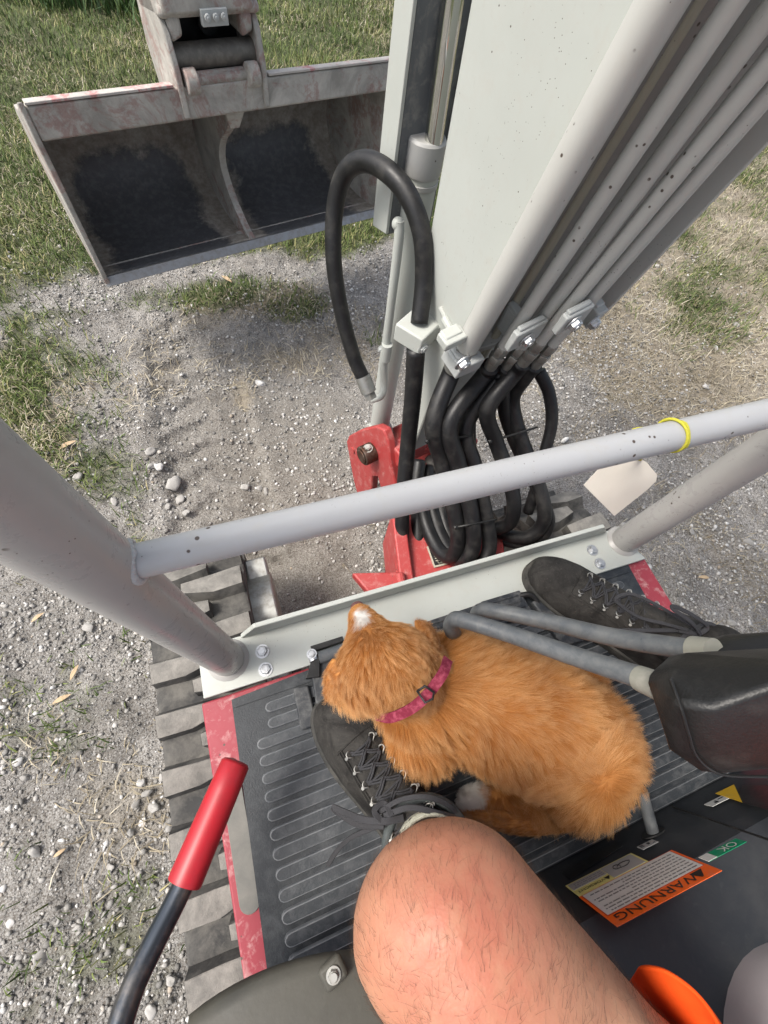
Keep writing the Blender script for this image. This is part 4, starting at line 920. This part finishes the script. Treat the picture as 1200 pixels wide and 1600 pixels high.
# ================================================================== the person (only legs and hips are near the camera)
PE_ = empty('person', (.2, -.3, FL), 'person seated in orange shorts with bare hairy legs and black lace-up boots', 'person')
def capsule(m, a, b, ra, rb, n=8, seg=20, ell=1.0):
    a = V(a); b = V(b); pts = []; rs = []
    for k in range(n+1):
        th = math.pi/2*k/n; pts.append(a+(a-b).normalized()*ra*math.cos(th)); rs.append(max(.0008, ra*math.sin(th)))
    for k in range(n+1):
        th = math.pi/2*k/n; pts.append(b+(b-a).normalized()*rb*math.sin(th)); rs.append(max(.0008, rb*math.cos(th)))
    m.tube(pts, rs, seg)
KL, AL, HL = V((.050, -.147, .880)), V((.084, -.172, .640)), V((.245, -.66, .80))
KR, AR, HR_ = V((.78, -.52, .84)), V((.632, -.118, .635)), V((.50, -.66, .80))
m = MB()
def leg(K, A, Hh, s):
    d = (Hh-K).normalized(); side = V((d.y, -d.x, 0)).normalized()
    capsule(m, K+d*.02, K+d*.20, .069, .085); capsule(m, K+d*.18+V((0, 0, .0)), Hh, .087, .105)
    m.ball(K+V((0, .0, .002))-d*.004, (.070, .060, .058)); m.ball(K-d*.012+V((0, 0, .031)), (.036, .034, .030)); m.ball(K+d*.10+V((-.016*s, 0, .034)), (.045, .06, .045)); m.ball(K+d*.12+V((.022*s, 0, .034)), (.045, .07, .045))
    e = (A-K); capsule(m, K+V((0, -.01, -.03)), K+e*.45, .056, .052); capsule(m, K+e*.35-d*-.018, A, .050, .036)
    capsule(m, A, A+V((0, 0, -.08)), .036, .036)
leg(KL, AL, HL, 1); leg(KR, AR, HR_, -1)
capsule(m, (.27, -.68, .84), (.475, -.68, .84), .12, .12); capsule(m, (.372, -.70, .86), (.372, -.72, .88), .13, .13)
body_me = remesh_smooth(m, .0065, 14, .5)
t = MT('skin', .5, 0, .4); t.b.inputs['Subsurface Weight'].default_value = .12; t.b.inputs['Subsurface Radius'].default_value = (.02, .008, .004); t.b.inputs['Subsurface Scale'].default_value = .5
n1 = t.noise(7, 5, .6); n2 = t.noise(38, 5, .65); n3 = t.noise(220, 4, .6); n4 = t.noise(90, 3, .5)
c = t.mix(t.ramp(n1, [(.35, 0), (.7, 1)]), c3(.38, .185, .11), c3(.47, .25, .155)); c = t.mix(t.ramp(n2, [(.42, 0), (.72, .6)]), c, c3(.36, .14, .085))
# redder skin over the kneecap
sx = t.t.nodes.new('ShaderNodeVectorMath'); sx.operation = 'DISTANCE'; t.t.links.new(t.co, sx.inputs[0]); sx.inputs[1].default_value = (.045, -.14, .93)
c = t.mix(t.math('MULTIPLY', t.ramp(t.math('ADD', sx.outputs['Value'], t.math('MULTIPLY', n2, .04)), [(.045, .75), (.10, 0)]), t.ramp(n4, [(.3, .5), (.6, 1)])), c, c3(.42, .13, .085))
c = t.mix(t.ramp(t.noise(500, 2), [(.62, 0), (.75, .25)]), c, c3(.36, .18, .12))
t.col(c); t.rough(t.ramp(n3, [(.3, .42), (.8, .62)])); t.bump(n2, .10, .006); t.bump(n3, .22, .0012); t.bump(t.vor(520), .18, .0005); M['skin'] = t.m
body = mobj('body', body_me, M['skin'], PE_, ang=180, sub=1)
# ---- hair strands as curves, rooted on a mesh
def sample(me, n, wfun=None, mat=None):
    me.calc_loop_triangles(); nt_ = len(me.loop_triangles); tri = np.empty(nt_*3, np.int32); me.loop_triangles.foreach_get('vertices', tri); tri = tri.reshape(-1, 3)
    co_ = np.empty(len(me.vertices)*3, np.float32); me.vertices.foreach_get('co', co_); co_ = co_.reshape(-1, 3).astype(float)
    vn = np.empty(len(me.vertices)*3, np.float32); me.vertices.foreach_get('normal', vn); vn = vn.reshape(-1, 3).astype(float)
    A, B, C_ = co_[tri[:, 0]], co_[tri[:, 1]], co_[tri[:, 2]]; ar = np.linalg.norm(np.cross(B-A, C_-A), axis=1)
    if wfun is not None: ar = ar*wfun((A+B+C_)/3)
    k = rng.choice(nt_, n, p=ar/ar.sum()); r1 = np.sqrt(rng.random(n))[:, None]; r2 = rng.random(n)[:, None]
    a, b, c_ = 1-r1, r1*(1-r2), r1*r2
    p = A[k]*a+B[k]*b+C_[k]*c_; nn_ = vn[tri[k, 0]]*a+vn[tri[k, 1]]*b+vn[tri[k, 2]]*c_
    return p, nn_/np.linalg.norm(nn_, axis=1, keepdims=True)
def nrm_(v): return v/np.maximum(np.linalg.norm(v, axis=-1, keepdims=True), 1e-9)
def hair_obj(name, pts, rad, mat, parent, attrs={}):
    n, k, _ = pts.shape; hc = bpy.data.hair_curves.new(name); hc.add_curves([k]*n)
    hc.attributes['position'].data.foreach_set('vector', np.ascontiguousarray(pts, dtype=np.float32).ravel())
    ra = hc.attributes.get('radius') or hc.attributes.new('radius', 'FLOAT', 'POINT'); ra.data.foreach_set('value', np.ascontiguousarray(rad, dtype=np.float32).ravel())
    for kx, vv in attrs.items(): a = hc.attributes.new(kx, 'FLOAT', 'CURVE'); a.data.foreach_set('value', np.ascontiguousarray(vv, dtype=np.float32))
    hc.materials.append(mat); o = bpy.data.objects.new(name, hc); COL.objects.link(o); o.parent = parent; o.matrix_parent_inverse = parent_inv(parent); return o
t = MT('leg_hair', .5); t.col(c3(.055, .030, .016)); M['leghair'] = t.m
def leghair():
    p, n = sample(body_me, 22000, lambda q: (q[:, 1] > -.45)*1.0*(.35+fbm(q[:, 0]*40, q[:, 1]*40+q[:, 2]*30, 3)))
    m_ = len(p); fl = nrm_(np.array([[.25, .55, -.35]])+rng.normal(0, .30, (m_, 3))); fl = nrm_(fl-n*(fl*n).sum(1, keepdims=True))
    L = rng.uniform(.006, .019, m_)[:, None]; lift = rng.uniform(.12, .55, m_)[:, None]; curl = nrm_(np.cross(fl, n))*rng.normal(0, .25, m_)[:, None]
    K = 6; out = []
    for k in range(K):
        f = k/(K-1); out.append(p+L*f*(fl*(1-lift)+n*lift*(1-.5*f)+curl*f*.8)+n*.0002)
    pts = np.stack(out, 1); r = np.linspace(.000055, .000015, K)[None]*np.ones((m_, 1))
    return hair_obj('leg_hair', pts, r, M['leghair'], PE_)
leghair()
# ---- boots
def boot(toe, heel, name_label, Az, seed):
    random.seed(seed)
    toe = V(toe); heel = V(heel); d = (toe-heel); d.z = 0; L = d.length; d.normalize(); s_ = V((d.y, -d.x, 0))
    B = Matrix((s_, d, Z)).transposed().to_4x4(); B.translation = V((heel.x, heel.y, FL+.006))
    # stations: y from heel, half width, top height, centre shift
    st = [(.004, .026, .075, 0), (.02, .036, .11, 0), (.055, .040, .135, 0), (.10, .040, .135, 0), (.13, .042, .118, .001), (.165, .047, .098, .002), (.20, .053, .080, .003), (.235, .054, .068, .003), (.265, .048, .060, .001), (.288, .036, .052, -.002), (.302, .020, .040, -.004)]
    k_ = L/.306
    m = MB(); rings = []
    for y, hw, tp, sh in st:
        r = []
        for j in range(24):
            a = 2*math.pi*j/24; cx_ = math.cos(a); sz_ = math.sin(a)
            x = sh+hw*(abs(cx_)**.8)*(1 if cx_ > 0 else -1); z = .016+(tp-.016)*(.5+.5*(abs(sz_)**.75)*(1 if sz_ > 0 else -1)) if False else (.016+(tp-.016)*max(0, sz_)**.9 if sz_ > 0 else .016+.008*sz_)
            if z > tp*.55: x = sh+(x-sh)*(1-.12*(z/tp))
            r.append(B @ V((x, y*k_, z)))
        rings.append(r)
    m.loft(rings)
    ankle = B @ V((0, .075*k_, .10)); capsule(m, ankle, Az+V((0, 0, -.035)), .044, .047, ell=1); capsule(m, B @ V((0, .05, .08)), B @ V((0, .045, .14)), .038, .040)
    me = remesh_smooth(m, .005, 6, .5); bt = mobj('boot', me, M['boot'], PE_, ang=180); bt['label'] = name_label
    # sole and welt
    m = MB(); outl = []
    pl = [(y, hw, sh) for y, hw, tp, sh in st]
    R_ = [(sh+hw+.0035, y*k_) for y, hw, sh in pl]; L_ = [(sh-hw-.0035, y*k_) for y, hw, sh in pl[::-1]]
    ring = [(0, -.004)]+R_+[(-.006, .308*k_)]+L_
    cat = catmull([V((x, y, 0)) for x, y in ring+[ring[0]]], 3)[:-1]
    lay = [(-.006, .97), (.0, 1.0), (.012, 1.0), (.0145, .985), (.016, 1.0), (.0195, .99), (.021, .95)]
    cx_ = sum(p.x for p in cat)/len(cat); cy_ = sum(p.y for p in cat)/len(cat)
    m.loft([[B @ V((cx_+(p.x-cx_)*f, cy_+(p.y-cy_)*f, z)) for p in cat] for z, f in lay])
    m.build('sole', M['sole'], bt, ang=50)
    # tongue / lacing surface
    def top(y, x=0):
        for i in range(len(st)-1):
            if st[i][0] <= y <= st[i+1][0]:
                f = (y-st[i][0])/(st[i+1][0]-st[i][0]); hw = st[i][1]*(1-f)+st[i+1][1]*f; tp = st[i][2]*(1-f)+st[i+1][2]*f; break
        return .016+(tp-.016)*max(0, 1-(x/hw)**2)**.45+.0005
    m = MB()
    for sgn in (-1, 1):
        for off in (0, .0035):
            m.tube([B @ V((sgn*(.026+off+.006*k/9), (.236-.0135*k)*k_, top(.236-.0135*k, .026+off+.006*k/9)+.0008)) for k in range(10)], .0008, 6)
    m.tube([B @ V((x, (.236-.25*x*x*10)*k_, top(.236-.25*x*x*10, x)+.0008)) for x in [(-.034+.068*q/12) for q in range(13)]], .0008, 6)
    for q in range(5):
        y0 = .205-.03*q; m.tube([B @ V((x, (y0+.05*abs(x))*k_, top(min(.3, y0+.05*abs(x)), x)+.0002)) for x in [(-.016+.032*e_/6) for e_ in range(7)]], .0016, 6)
    m.build('stitching', M['boot'], bt, ang=180)
    rows = []
    def lp(i, sgn):     # lace anchor i (0 = near the toe)
        if i < 6: y = .222-.019*i; x = sgn*(.017+.0015*i); return B @ V((x, y*k_, top(y, x)+.001))
        a = (i-5)/3; base = B @ V((sgn*(.024), (.222-.019*5)*k_, top(.127, .024))); up = (Az+V((0, 0, -.005)))+d*.035+s_*sgn*.026; return base.lerp(up, a)
    NR = 8
    for i in range(NR):
        for sgn in (-1, 1):
            p = lp(i, sgn); nrm = (p-(B @ V((0, .08*k_, .03)))).normalized()*.6+Z*.6; nrm.normalize()
            e = s_*sgn*.0065
            m = MB(); m.tube([p-d*.0045, p+nrm*.004-d*.0045+e*.3, p+nrm*.005+e*.9-d*.002, p+nrm*.005+e*.9+d*.002, p+nrm*.004+d*.0045+e*.3, p+d*.0045], .0009, 8, smooth_n=3)
            m.tube([p+e*1.3, p+e*1.3+nrm*.0015], .0024, 12); m.build('lace_hook', M['fitting'], bt)
    m = MB()
    def ribbon(pts, wd=.0026, th=.0010, n=6): m.tube(pts, 1.0, 8, smooth_n=n, ell=(wd, th)) if False else m.tube(pts, wd*.62, 7, smooth_n=n)
    for i in range(NR-1):
        for sgn in (-1, 1):
            a, b = lp(i, sgn), lp(i+1, -sgn); mid = (a+b)/2+Z*(.009+.001*sgn)+d*.002; q = (a*.7+b*.3)+Z*.006; q2 = (a*.3+b*.7)+Z*.007
            ribbon([a+Z*.003, q, mid, q2, b+Z*.003]); ribbon([p_+d*.0036 for p_ in (a+Z*.003, q, mid, q2, b+Z*.003)], wd=.002)
        ribbon([lp(i, -1)+Z*.004, (lp(i, -1)+lp(i, 1))/2+Z*.007, lp(i, 1)+Z*.004])
    m.build('lace', M['lace'], bt, ang=180)
    return bt, B, lp, k_, d, s_
heelL = V((.118, -.262, FL)); toeL = V((.012, .048, FL))
bL, BL, lpL, kL, dL, sL = boot(toeL, heelL, 'left boot with the puppy leaning over its toe', AL, 3)
toeR = V((.445, .150, FL)); heelR = V((.628, -.128, FL))
bR, BR_, lpR, kR, dR, sR = boot(toeR, heelR, 'right boot standing on the mat behind the levers', AR, 4)
random.seed(5)
def flat_lace(name, strips, par):
    m = MB()
    for pts, wd in strips:
        pts = catmull(pts, 8); rows = []
        for i, p in enumerate(pts):
            t_ = (pts[min(i+1, len(pts)-1)]-pts[max(i-1, 0)]).normalized(); s2 = t_.cross(Z+V((.2*math.sin(i*.4), .1, 0))).normalized(); u2 = s2.cross(t_)
            rows.append([p+s2*wd*a+u2*.0012*b for a, b in ((-1, 0), (-.8, 1), (-.27, .7), (.0, 1), (.27, .7), (.8, 1), (1, 0), (.8, -1), (-.8, -1))])
        m.loft(rows)
    return m.build(name, M['lace'], par, ang=60)
def PZ(l): return [P(x, y, z=z) for x, y, z in l]
flat_lace('bow', [(PZ([(630, 1278, .628), (600, 1283, .632), (565, 1280, .62), (535, 1268, .60), (521, 1262, .592), (530, 1270, .594), (560, 1288, .605), (600, 1290, .625)]), .0042),
    (PZ([(615, 1282, .625), (580, 1295, .612), (550, 1308, .585), (530, 1325, .56), (512, 1352, .54)]), .0030),
    (PZ([(600, 1275, .63), (640, 1262, .64), (690, 1272, .635), (730, 1285, .61), (750, 1300, .58)]), .0036),
    (PZ([(590, 1270, .628), (625, 1250, .636), (665, 1245, .64), (700, 1258, .63), (720, 1280, .62)]), .0032),
    (PZ([(600, 1285, .63), (585, 1268, .634), (600, 1255, .63), (612, 1275, .636)]), .0036)], bL)
flat_lace('bow', [(PZ([(1075, 985, .655), (1040, 975, .65), (1000, 965, .64), (972, 948, .64), (962, 935, .645), (985, 928, .65), (1020, 942, .655), (1060, 965, .66), (1095, 985, .66)]), .0030),
    (PZ([(1060, 985, .65), (1090, 990, .66), (1105, 978, .67), (1080, 960, .68), (1055, 948, .69), (1052, 952, .69), (1080, 972, .68), (1095, 992, .665)]), .0036),
    (PZ([(1090, 985, .65), (1040, 985, .645), (1000, 985, .64), (965, 985, .625)]), .0034), (PZ([(1080, 1000, .65), (1050, 1010, .64), (1100, 975, .66), (1130, 985, .66)]), .0034)], bR)
for A_, bb_, dd in ((AL, bL, dL), (AR, bR, dR)):
    m = MB(); c_ = A_+V((0, 0, -.032)); 
    for k, r_, z_ in ((0, .051, 0), (1, .053, .008)): m.tube([c_+V((math.cos(a)*r_, math.sin(a)*r_*1.08, z_+.004*math.sin(2*a))) for a in [j*2*math.pi/28 for j in range(29)]], .0062, 10)
    m.build('padded_cuff', M['cuff'], bb_, ang=180)
    m = MB(); m.tube([A_+V((0, 0, -.05)), A_+V((0, 0, -.012)), A_+V((0, 0, .0))], [.042, .0445, .043], 28, cap=False); so2 = m.build('sock', M['sock'], PE_, ang=180); so2.modifiers.new('t', 'SOLIDIFY').thickness = .004
# ---- orange shorts
t = MT('orange_cloth', .8, 0, .2); n = t.noise(9, 4, .5, .5); t.col(t.mix(t.ramp(n, [(.4, 0), (.7, 1)]), c3(.90, .10, .012), c3(.78, .075, .01))); t.bump(t.noise(700, 2), .3, .0004); t.bump(n, .4, .01); M['cloth'] = t.m
def shortleg(K, Hh, cuts, sw):
    d = (Hh-K).normalized(); _, a, b = frame(d); L = (Hh-K).length; rows = []
    for i in range(30):
        f = (0, .012, .045, .055)[i] if i < 4 else .055+.945*(i-3)/26; row = []
        for j in range(96):
            an = 2*math.pi*j/96; s0 = cuts(an)*L; y = s0+(L-s0)*f
            r = (.089+.018*min(1, y/L))*(1.03+.055*math.sin(an*5+1.5*math.sin(4*f))*(1-f*.5)+.034*math.sin(an*9+11*f)+.03*math.sin(26*f+4*an)) + (.0025 if i in (0, 1) else (-.0015 if i == 2 else 0)) + sw(an)*(1-f)**1.5
            row.append(K+d*y+(a*math.cos(an)+b*math.sin(an))*r)
        rows.append(row)
    return rows
d_, a_, b__ = frame((HL-KL))
SHO = .15
m = MB()
# a_ is to the right of the hip direction (world left), so the person's inner side is at angle pi
m.loft(shortleg(KL, HL, lambda an: .48-.235*max(0, math.cos(an-math.pi+SHO))**1.1+.08*max(0, math.sin(an))+.006*math.sin(an*9), lambda an: .006*max(0, math.cos(an-math.pi+SHO))), cap=False)
m.loft(shortleg(KR, HR_, lambda an: .45, lambda an: .008), cap=False)
m.tube([(.372, -.60, .84), (.372, -.68, .86), (.372, -.74, .98), (.372, -.75, 1.04)], [.12, .20, .185, .175], 40, ell=(1.15, .85))
sh = m.build('shorts', M['cloth'], PE_, ang=180, sub=1); sm = sh.modifiers.new('t', 'SOLIDIFY'); sm.thickness = .0025

# ================================================================== the puppy
PU = empty('puppy', P(780, 1120, z=FL), 'fluffy orange puppy resting on the floor mat with its back to us', 'puppy')
def Q(px, py, z): return P(px, py, z=z)
m = MB()
spine = [(660, 1075, .625, .066), (715, 1078, .615, .074), (780, 1105, .605, .084), (840, 1130, .600, .086), (895, 1155, .590, .080), (925, 1172, .575, .064)]
for (a, b) in zip(spine[:-1], spine[1:]): capsule(m, Q(*a[:3]), Q(*b[:3]), a[3], b[3])
capsule(m, Q(650, 1062, .64), Q(612, 1040, .70), .050, .050)          # neck
m.ball(Q(598, 1040, .712), (.054, .052, .050))                          # skull
capsule(m, Q(585, 1005, .712), Q(563, 962, .690), .030, .018)           # muzzle
m.ball(Q(575, 1005, .695), (.030, .030, .026))
# cheeks
m.ball(Q(560, 1060, .70), (.030, .032, .032)); m.ball(Q(640, 1030, .69), (.030, .032, .032))
# haunch facing us, hind foot
m.ball(Q(905, 1212, .570), (.062, .056, .062)); capsule(m, Q(850, 1250, .535), Q(760, 1250, .520), .022, .016)
m.ball(Q(738, 1246, .518), (.027, .018, .015))
# shoulder and front leg folded below
m.ball(Q(660, 1140, .58), (.05, .052, .06)); capsule(m, Q(640, 1150, .55), Q(620, 1180, .515), .024, .018)
m.ball(Q(890, 1100, .56), (.06, .055, .05))
pup_me = remesh_smooth(m, .005, 12, .5)
t = MT('puppy_skin', .9); t.col(t.mix(t.attr('white', 'Fac'), c3(.50, .22, .06), c3(.8, .77, .72))); M['pupskin'] = t.m
pb = mobj('body', pup_me, M['pupskin'], PU, ang=180)
def ear(cx, cy, z, outx, outy, oz, bk):
    c_ = Q(cx, cy, z); o_ = Q(outx, outy, oz); d = (o_-c_); mm = MB(); n_ = d.normalized().cross(Z).normalized(); rows = []
    for i in range(8):
        f = i/7; w_ = .029*(1-f**2.2)+.005; p = c_+d*f+Z*(.012*math.sin(math.pi*f))
        rows.append([p-n_*w_, p-n_*w_*.5+Z*.004, p+Z*.005, p+n_*w_*.5+Z*.004, p+n_*w_, p+n_*w_*.5-Z*.002, p-Z*.002, p-n_*w_*.5-Z*.002])
    mm.loft(rows); return mm.build('ear', M['pupskin'], PU, ang=180, sub=1)
eL = ear(548, 1052, .728, 512, 1092, .690, 0); eR = ear(655, 1004, .722, 684, 1000, .690, 0)
# tail wrapped along the belly
tp = [Q(915, 1258, .535), Q(875, 1272, .53), Q(820, 1280, .527), Q(765, 1276, .524), Q(728, 1270, .520)]
mm = MB(); mm.tube(tp, [.020, .020, .018, .014, .007], 14, smooth_n=6); tl = mm.build('tail', M['pupskin'], PU, ang=180)
# nose
mm = MB(); mm.ball(Q(558, 948, .684), (.0095, .0075, .0075)); t = MT('nose', .35); t.col(c3(.16, .07, .065)); mm.build('nose', t.m, PU, ang=180)
t = MT('fur', .55, 0, .3)
at = t.attr('white', 'Fac'); ht = t.attr('tone', 'Fac'); hi = t.t.nodes.new('ShaderNodeHairInfo')
base = t.ramp(ht, [(0, c3(.38, .135, .03)), (.5, c3(.58, .255, .065)), (1, c3(.80, .46, .18))])
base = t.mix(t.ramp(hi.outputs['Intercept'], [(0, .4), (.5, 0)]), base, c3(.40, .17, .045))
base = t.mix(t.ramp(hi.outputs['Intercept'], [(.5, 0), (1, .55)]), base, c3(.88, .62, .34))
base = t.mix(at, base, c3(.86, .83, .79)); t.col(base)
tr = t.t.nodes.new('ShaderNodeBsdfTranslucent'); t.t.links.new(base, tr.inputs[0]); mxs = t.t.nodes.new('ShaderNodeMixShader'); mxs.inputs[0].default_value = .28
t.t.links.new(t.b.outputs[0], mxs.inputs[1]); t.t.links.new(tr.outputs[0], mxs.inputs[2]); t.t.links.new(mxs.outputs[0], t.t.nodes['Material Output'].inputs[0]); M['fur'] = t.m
def npv(v): return np.array(v[:])
SP = np.array([npv(Q(*s[:3])) for s in spine]); headc = npv(Q(598, 1040, .712)); nosep = npv(Q(556, 945, .688)); whorl = npv(Q(915, 1205, .625)); pawc = npv(Q(722, 1244, .520)); rump = npv(Q(1010, 1200, .53))
bd = nrm_(SP[-1]-SP[0])
def furflow(p, n):
    m_ = len(p); dh = np.linalg.norm(p-headc, axis=1); isH = sstep(.085, .060, dh)[:, None]
    # body: back along the spine, sliding down the flanks
    ax = p-SP[0]; tpos = (ax @ bd)[:, None]; cen = SP[0]+bd*tpos; rad = nrm_(p-cen); down = np.array([0, 0, -1.0])
    fb = bd*1.0+down*.55+rad*np.array([1, 1, 0])*.75
    # head: away from the nose
    fh = nrm_(p-nosep)+down*.25+rad*.1
    f = fb*(1-isH)+fh*isH
    # haunch: swirling away from a centre
    dw = np.linalg.norm(p-whorl, axis=1); isW = sstep(.085, .045, dw)[:, None]; rw = nrm_(p-whorl); sw = np.cross(rw, np.array([0, 0, 1.0]))
    f = f*(1-isW)+(rw*.9+sw*.7+down*.2)*isW
    q = p*38; jx = fbm(q[:, 0], q[:, 1]+q[:, 2]*1.3, 3)-.5; jy = fbm(q[:, 0]+50, q[:, 1]-q[:, 2], 3)-.5; jz = fbm(q[:, 2]+90, q[:, 0], 3)-.5
    f = f+np.stack([jx, jy, jz], 1)*2.0+rng.normal(0, .12, (m_, 3))
    return nrm_(f-n*(f*n).sum(1, keepdims=True))
def furry(me, n, length, name, parent, clump=.66, white=None, flow=None, wf=None, rad=.000135, nclump=None, lift0=.30, tonebias=0):
    p, nn_ = sample(me, n, wf); L = length(p)*rng.uniform(.65, 1.15, n); fl = (flow or furflow)(p, nn_); K = 7; lift = lift0+rng.normal(0, .07, n)
    pts = np.empty((n, K, 3)); pts[:, 0] = p-nn_*.001; dirv = nrm_(nn_*lift[:, None]*1.7+fl)
    for k in range(1, K):
        f = k/(K-1); dk = nrm_(dirv*(1-.25*f)+fl*.45*f+np.array([0, 0, -1.0])*.22*f+nn_*.05); pts[:, k] = pts[:, k-1]+dk*(L/(K-1))[:, None]
    nc = nclump or n//24; gi = rng.choice(n, nc, replace=False); kd = KDTree(nc)
    for i, g_ in enumerate(gi): kd.insert(p[g_].tolist(), i)
    kd.balance(); own = np.array([kd.find(x)[1] for x in p.tolist()]); G_ = pts[gi[own]]
    wgt = (np.linspace(0, 1, K)**1.5*clump)[None, :, None]*rng.uniform(.55, 1.1, n)[:, None, None]; pts = pts*(1-wgt)+G_*wgt
    pts += rng.normal(0, .0004, pts.shape)*np.linspace(0, 1, K)[None, :, None]
    r = np.linspace(1, .25, K)[None]*rad*rng.uniform(.8, 1.2, (n, 1)); q = p*22
    tone = np.clip(.45+tonebias+.22*sstep(.07, .03, np.linalg.norm(p-whorl, axis=1))+(fbm(q[:, 0], q[:, 1]+q[:, 2], 3)-.5)*.95+rng.normal(0, .16, n)+.12*(rng.random(nc)[own]-.5), 0, 1)
    w_ = white(p) if white else np.zeros(n)
    return hair_obj(name, pts, r, M['fur'], parent, {'white': w_, 'tone': tone})
def blen(p):
    dh = np.linalg.norm(p-headc, axis=1); dn = np.linalg.norm(p-nosep, axis=1); dp = np.linalg.norm(p-pawc, axis=1)
    L = .036+.008*fbm(p[:, 0]*30, p[:, 1]*30, 2); L = L*(1-.38*sstep(.075, .05, dh)); L = np.minimum(L, .004+.26*np.maximum(0, dn-.012)); L = np.minimum(L, .009+.35*np.maximum(0, dp-.018)); return np.maximum(L, .003)
blaze = npv(Q(566, 966, .715)); chk = npv(Q(548, 990, .68))
def bwhite(p):
    j = (fbm(p[:, 0]*150, p[:, 1]*150, 2)-.5)*.012; db = np.linalg.norm((p-blaze)*np.array([1.5, .9, 1]), axis=1)+j; dc_ = np.linalg.norm(p-chk, axis=1)+j; dp = np.linalg.norm(p-pawc, axis=1)+j
    return np.clip(np.maximum.reduce([sstep(.020, .011, db), sstep(.017, .012, dc_), sstep(.036, .024, dp)]), 0, 1)
visible_w = lambda c_: np.where(np.linalg.norm(c_-pawc, axis=1) < .035, 4.0, 1.0)*np.where(c_[:, 2] > FL+.012, 1.0, .1)*np.where(np.linalg.norm(c_-headc, axis=1) < .08, 1.7, 1.0)
_pc = np.array([v.co[:] for v in pup_me.vertices]); set_attr(pup_me, 'white', bwhite(_pc))
furry(pup_me, 150000, blen, 'fur', PU, white=bwhite, wf=visible_w)
for e_, oc_ in ((eL, (548, 1052, .728)), (eR, (655, 1004, .722))):
    dg = bpy.context.evaluated_depsgraph_get(); em = bpy.data.meshes.new_from_object(e_.evaluated_get(dg)); o0 = npv(Q(*oc_)); cen_ = np.array([v.co[:] for v in em.vertices]).mean(0); dd = nrm_(cen_-o0)
    furry(em, 5000, lambda p: np.full(len(p), .011), 'fur', e_, flow=lambda p, n: nrm_((lambda f: f-n*(f*n).sum(1, keepdims=True))(dd[None]+rng.normal(0, .25, p.shape))), tonebias=-.28, lift0=.2)
td = nrm_(npv(tp[-1])-npv(tp[0]))
furry(tl.data, 9000, lambda p: np.full(len(p), .017), 'fur', tl, flow=lambda p, n: nrm_((lambda f: f-n*(f*n).sum(1, keepdims=True))(td[None]+np.array([[0, 0, -.1]])+rng.normal(0, .15, p.shape))), tonebias=-.35, lift0=.18)
# collar
ca_, cb_ = P(694, 1048, z=.700), P(608, 1118, z=.655)
nk0, nk1 = Q(650, 1062, .64), Q(612, 1040, .70); nd = (nk1-nk0).normalized()
cpts = PT([(700, 1030, .500), (693, 1050, .478), (680, 1070, .470), (668, 1085, .472), (650, 1102, .478), (630, 1114, .488), (606, 1122, .502), (585, 1118, .53)])
mm = MB(); pts = catmull(cpts, 6); rows = []
cc0 = Q(652, 1060, .655)
for i, p in enumerate(pts):
    t_ = (pts[min(i+1, len(pts)-1)]-pts[max(i-1, 0)]).normalized(); o_ = (p-cc0); o_ = (o_-t_*o_.dot(t_)).normalized(); s2 = t_.cross(o_)
    rows.append([p+s2*.0058*a+o_*.0011*b for a, b in ((-1, -1), (1, -1), (1, 1), (-1, 1))])
mm.loft(rows)
t = MT('collar_webbing', .75, 0, .3); n = t.noise(160, 4, .7); t.col(t.mix(t.ramp(n, [(.45, 0), (.65, 1)]), c3(.16, .012, .032), c3(.30, .055, .09))); t.bump(t.noise(900, 2), .6, .0005); cl2 = mm.build('collar', t.m, PU)
mm = MB(); a, b = P(664, 1078, t=.462), P(676, 1092, t=.464)
def ringq(c4, r=.0014): mm.tube(c4+[c4[0], c4[1]], r, 8)
ringq(PT([(652, 1080, .467), (664, 1072, .463), (678, 1082, .463), (676, 1092, .464), (664, 1098, .466)])); mm.build('buckle', M['black'], cl2, ang=180)
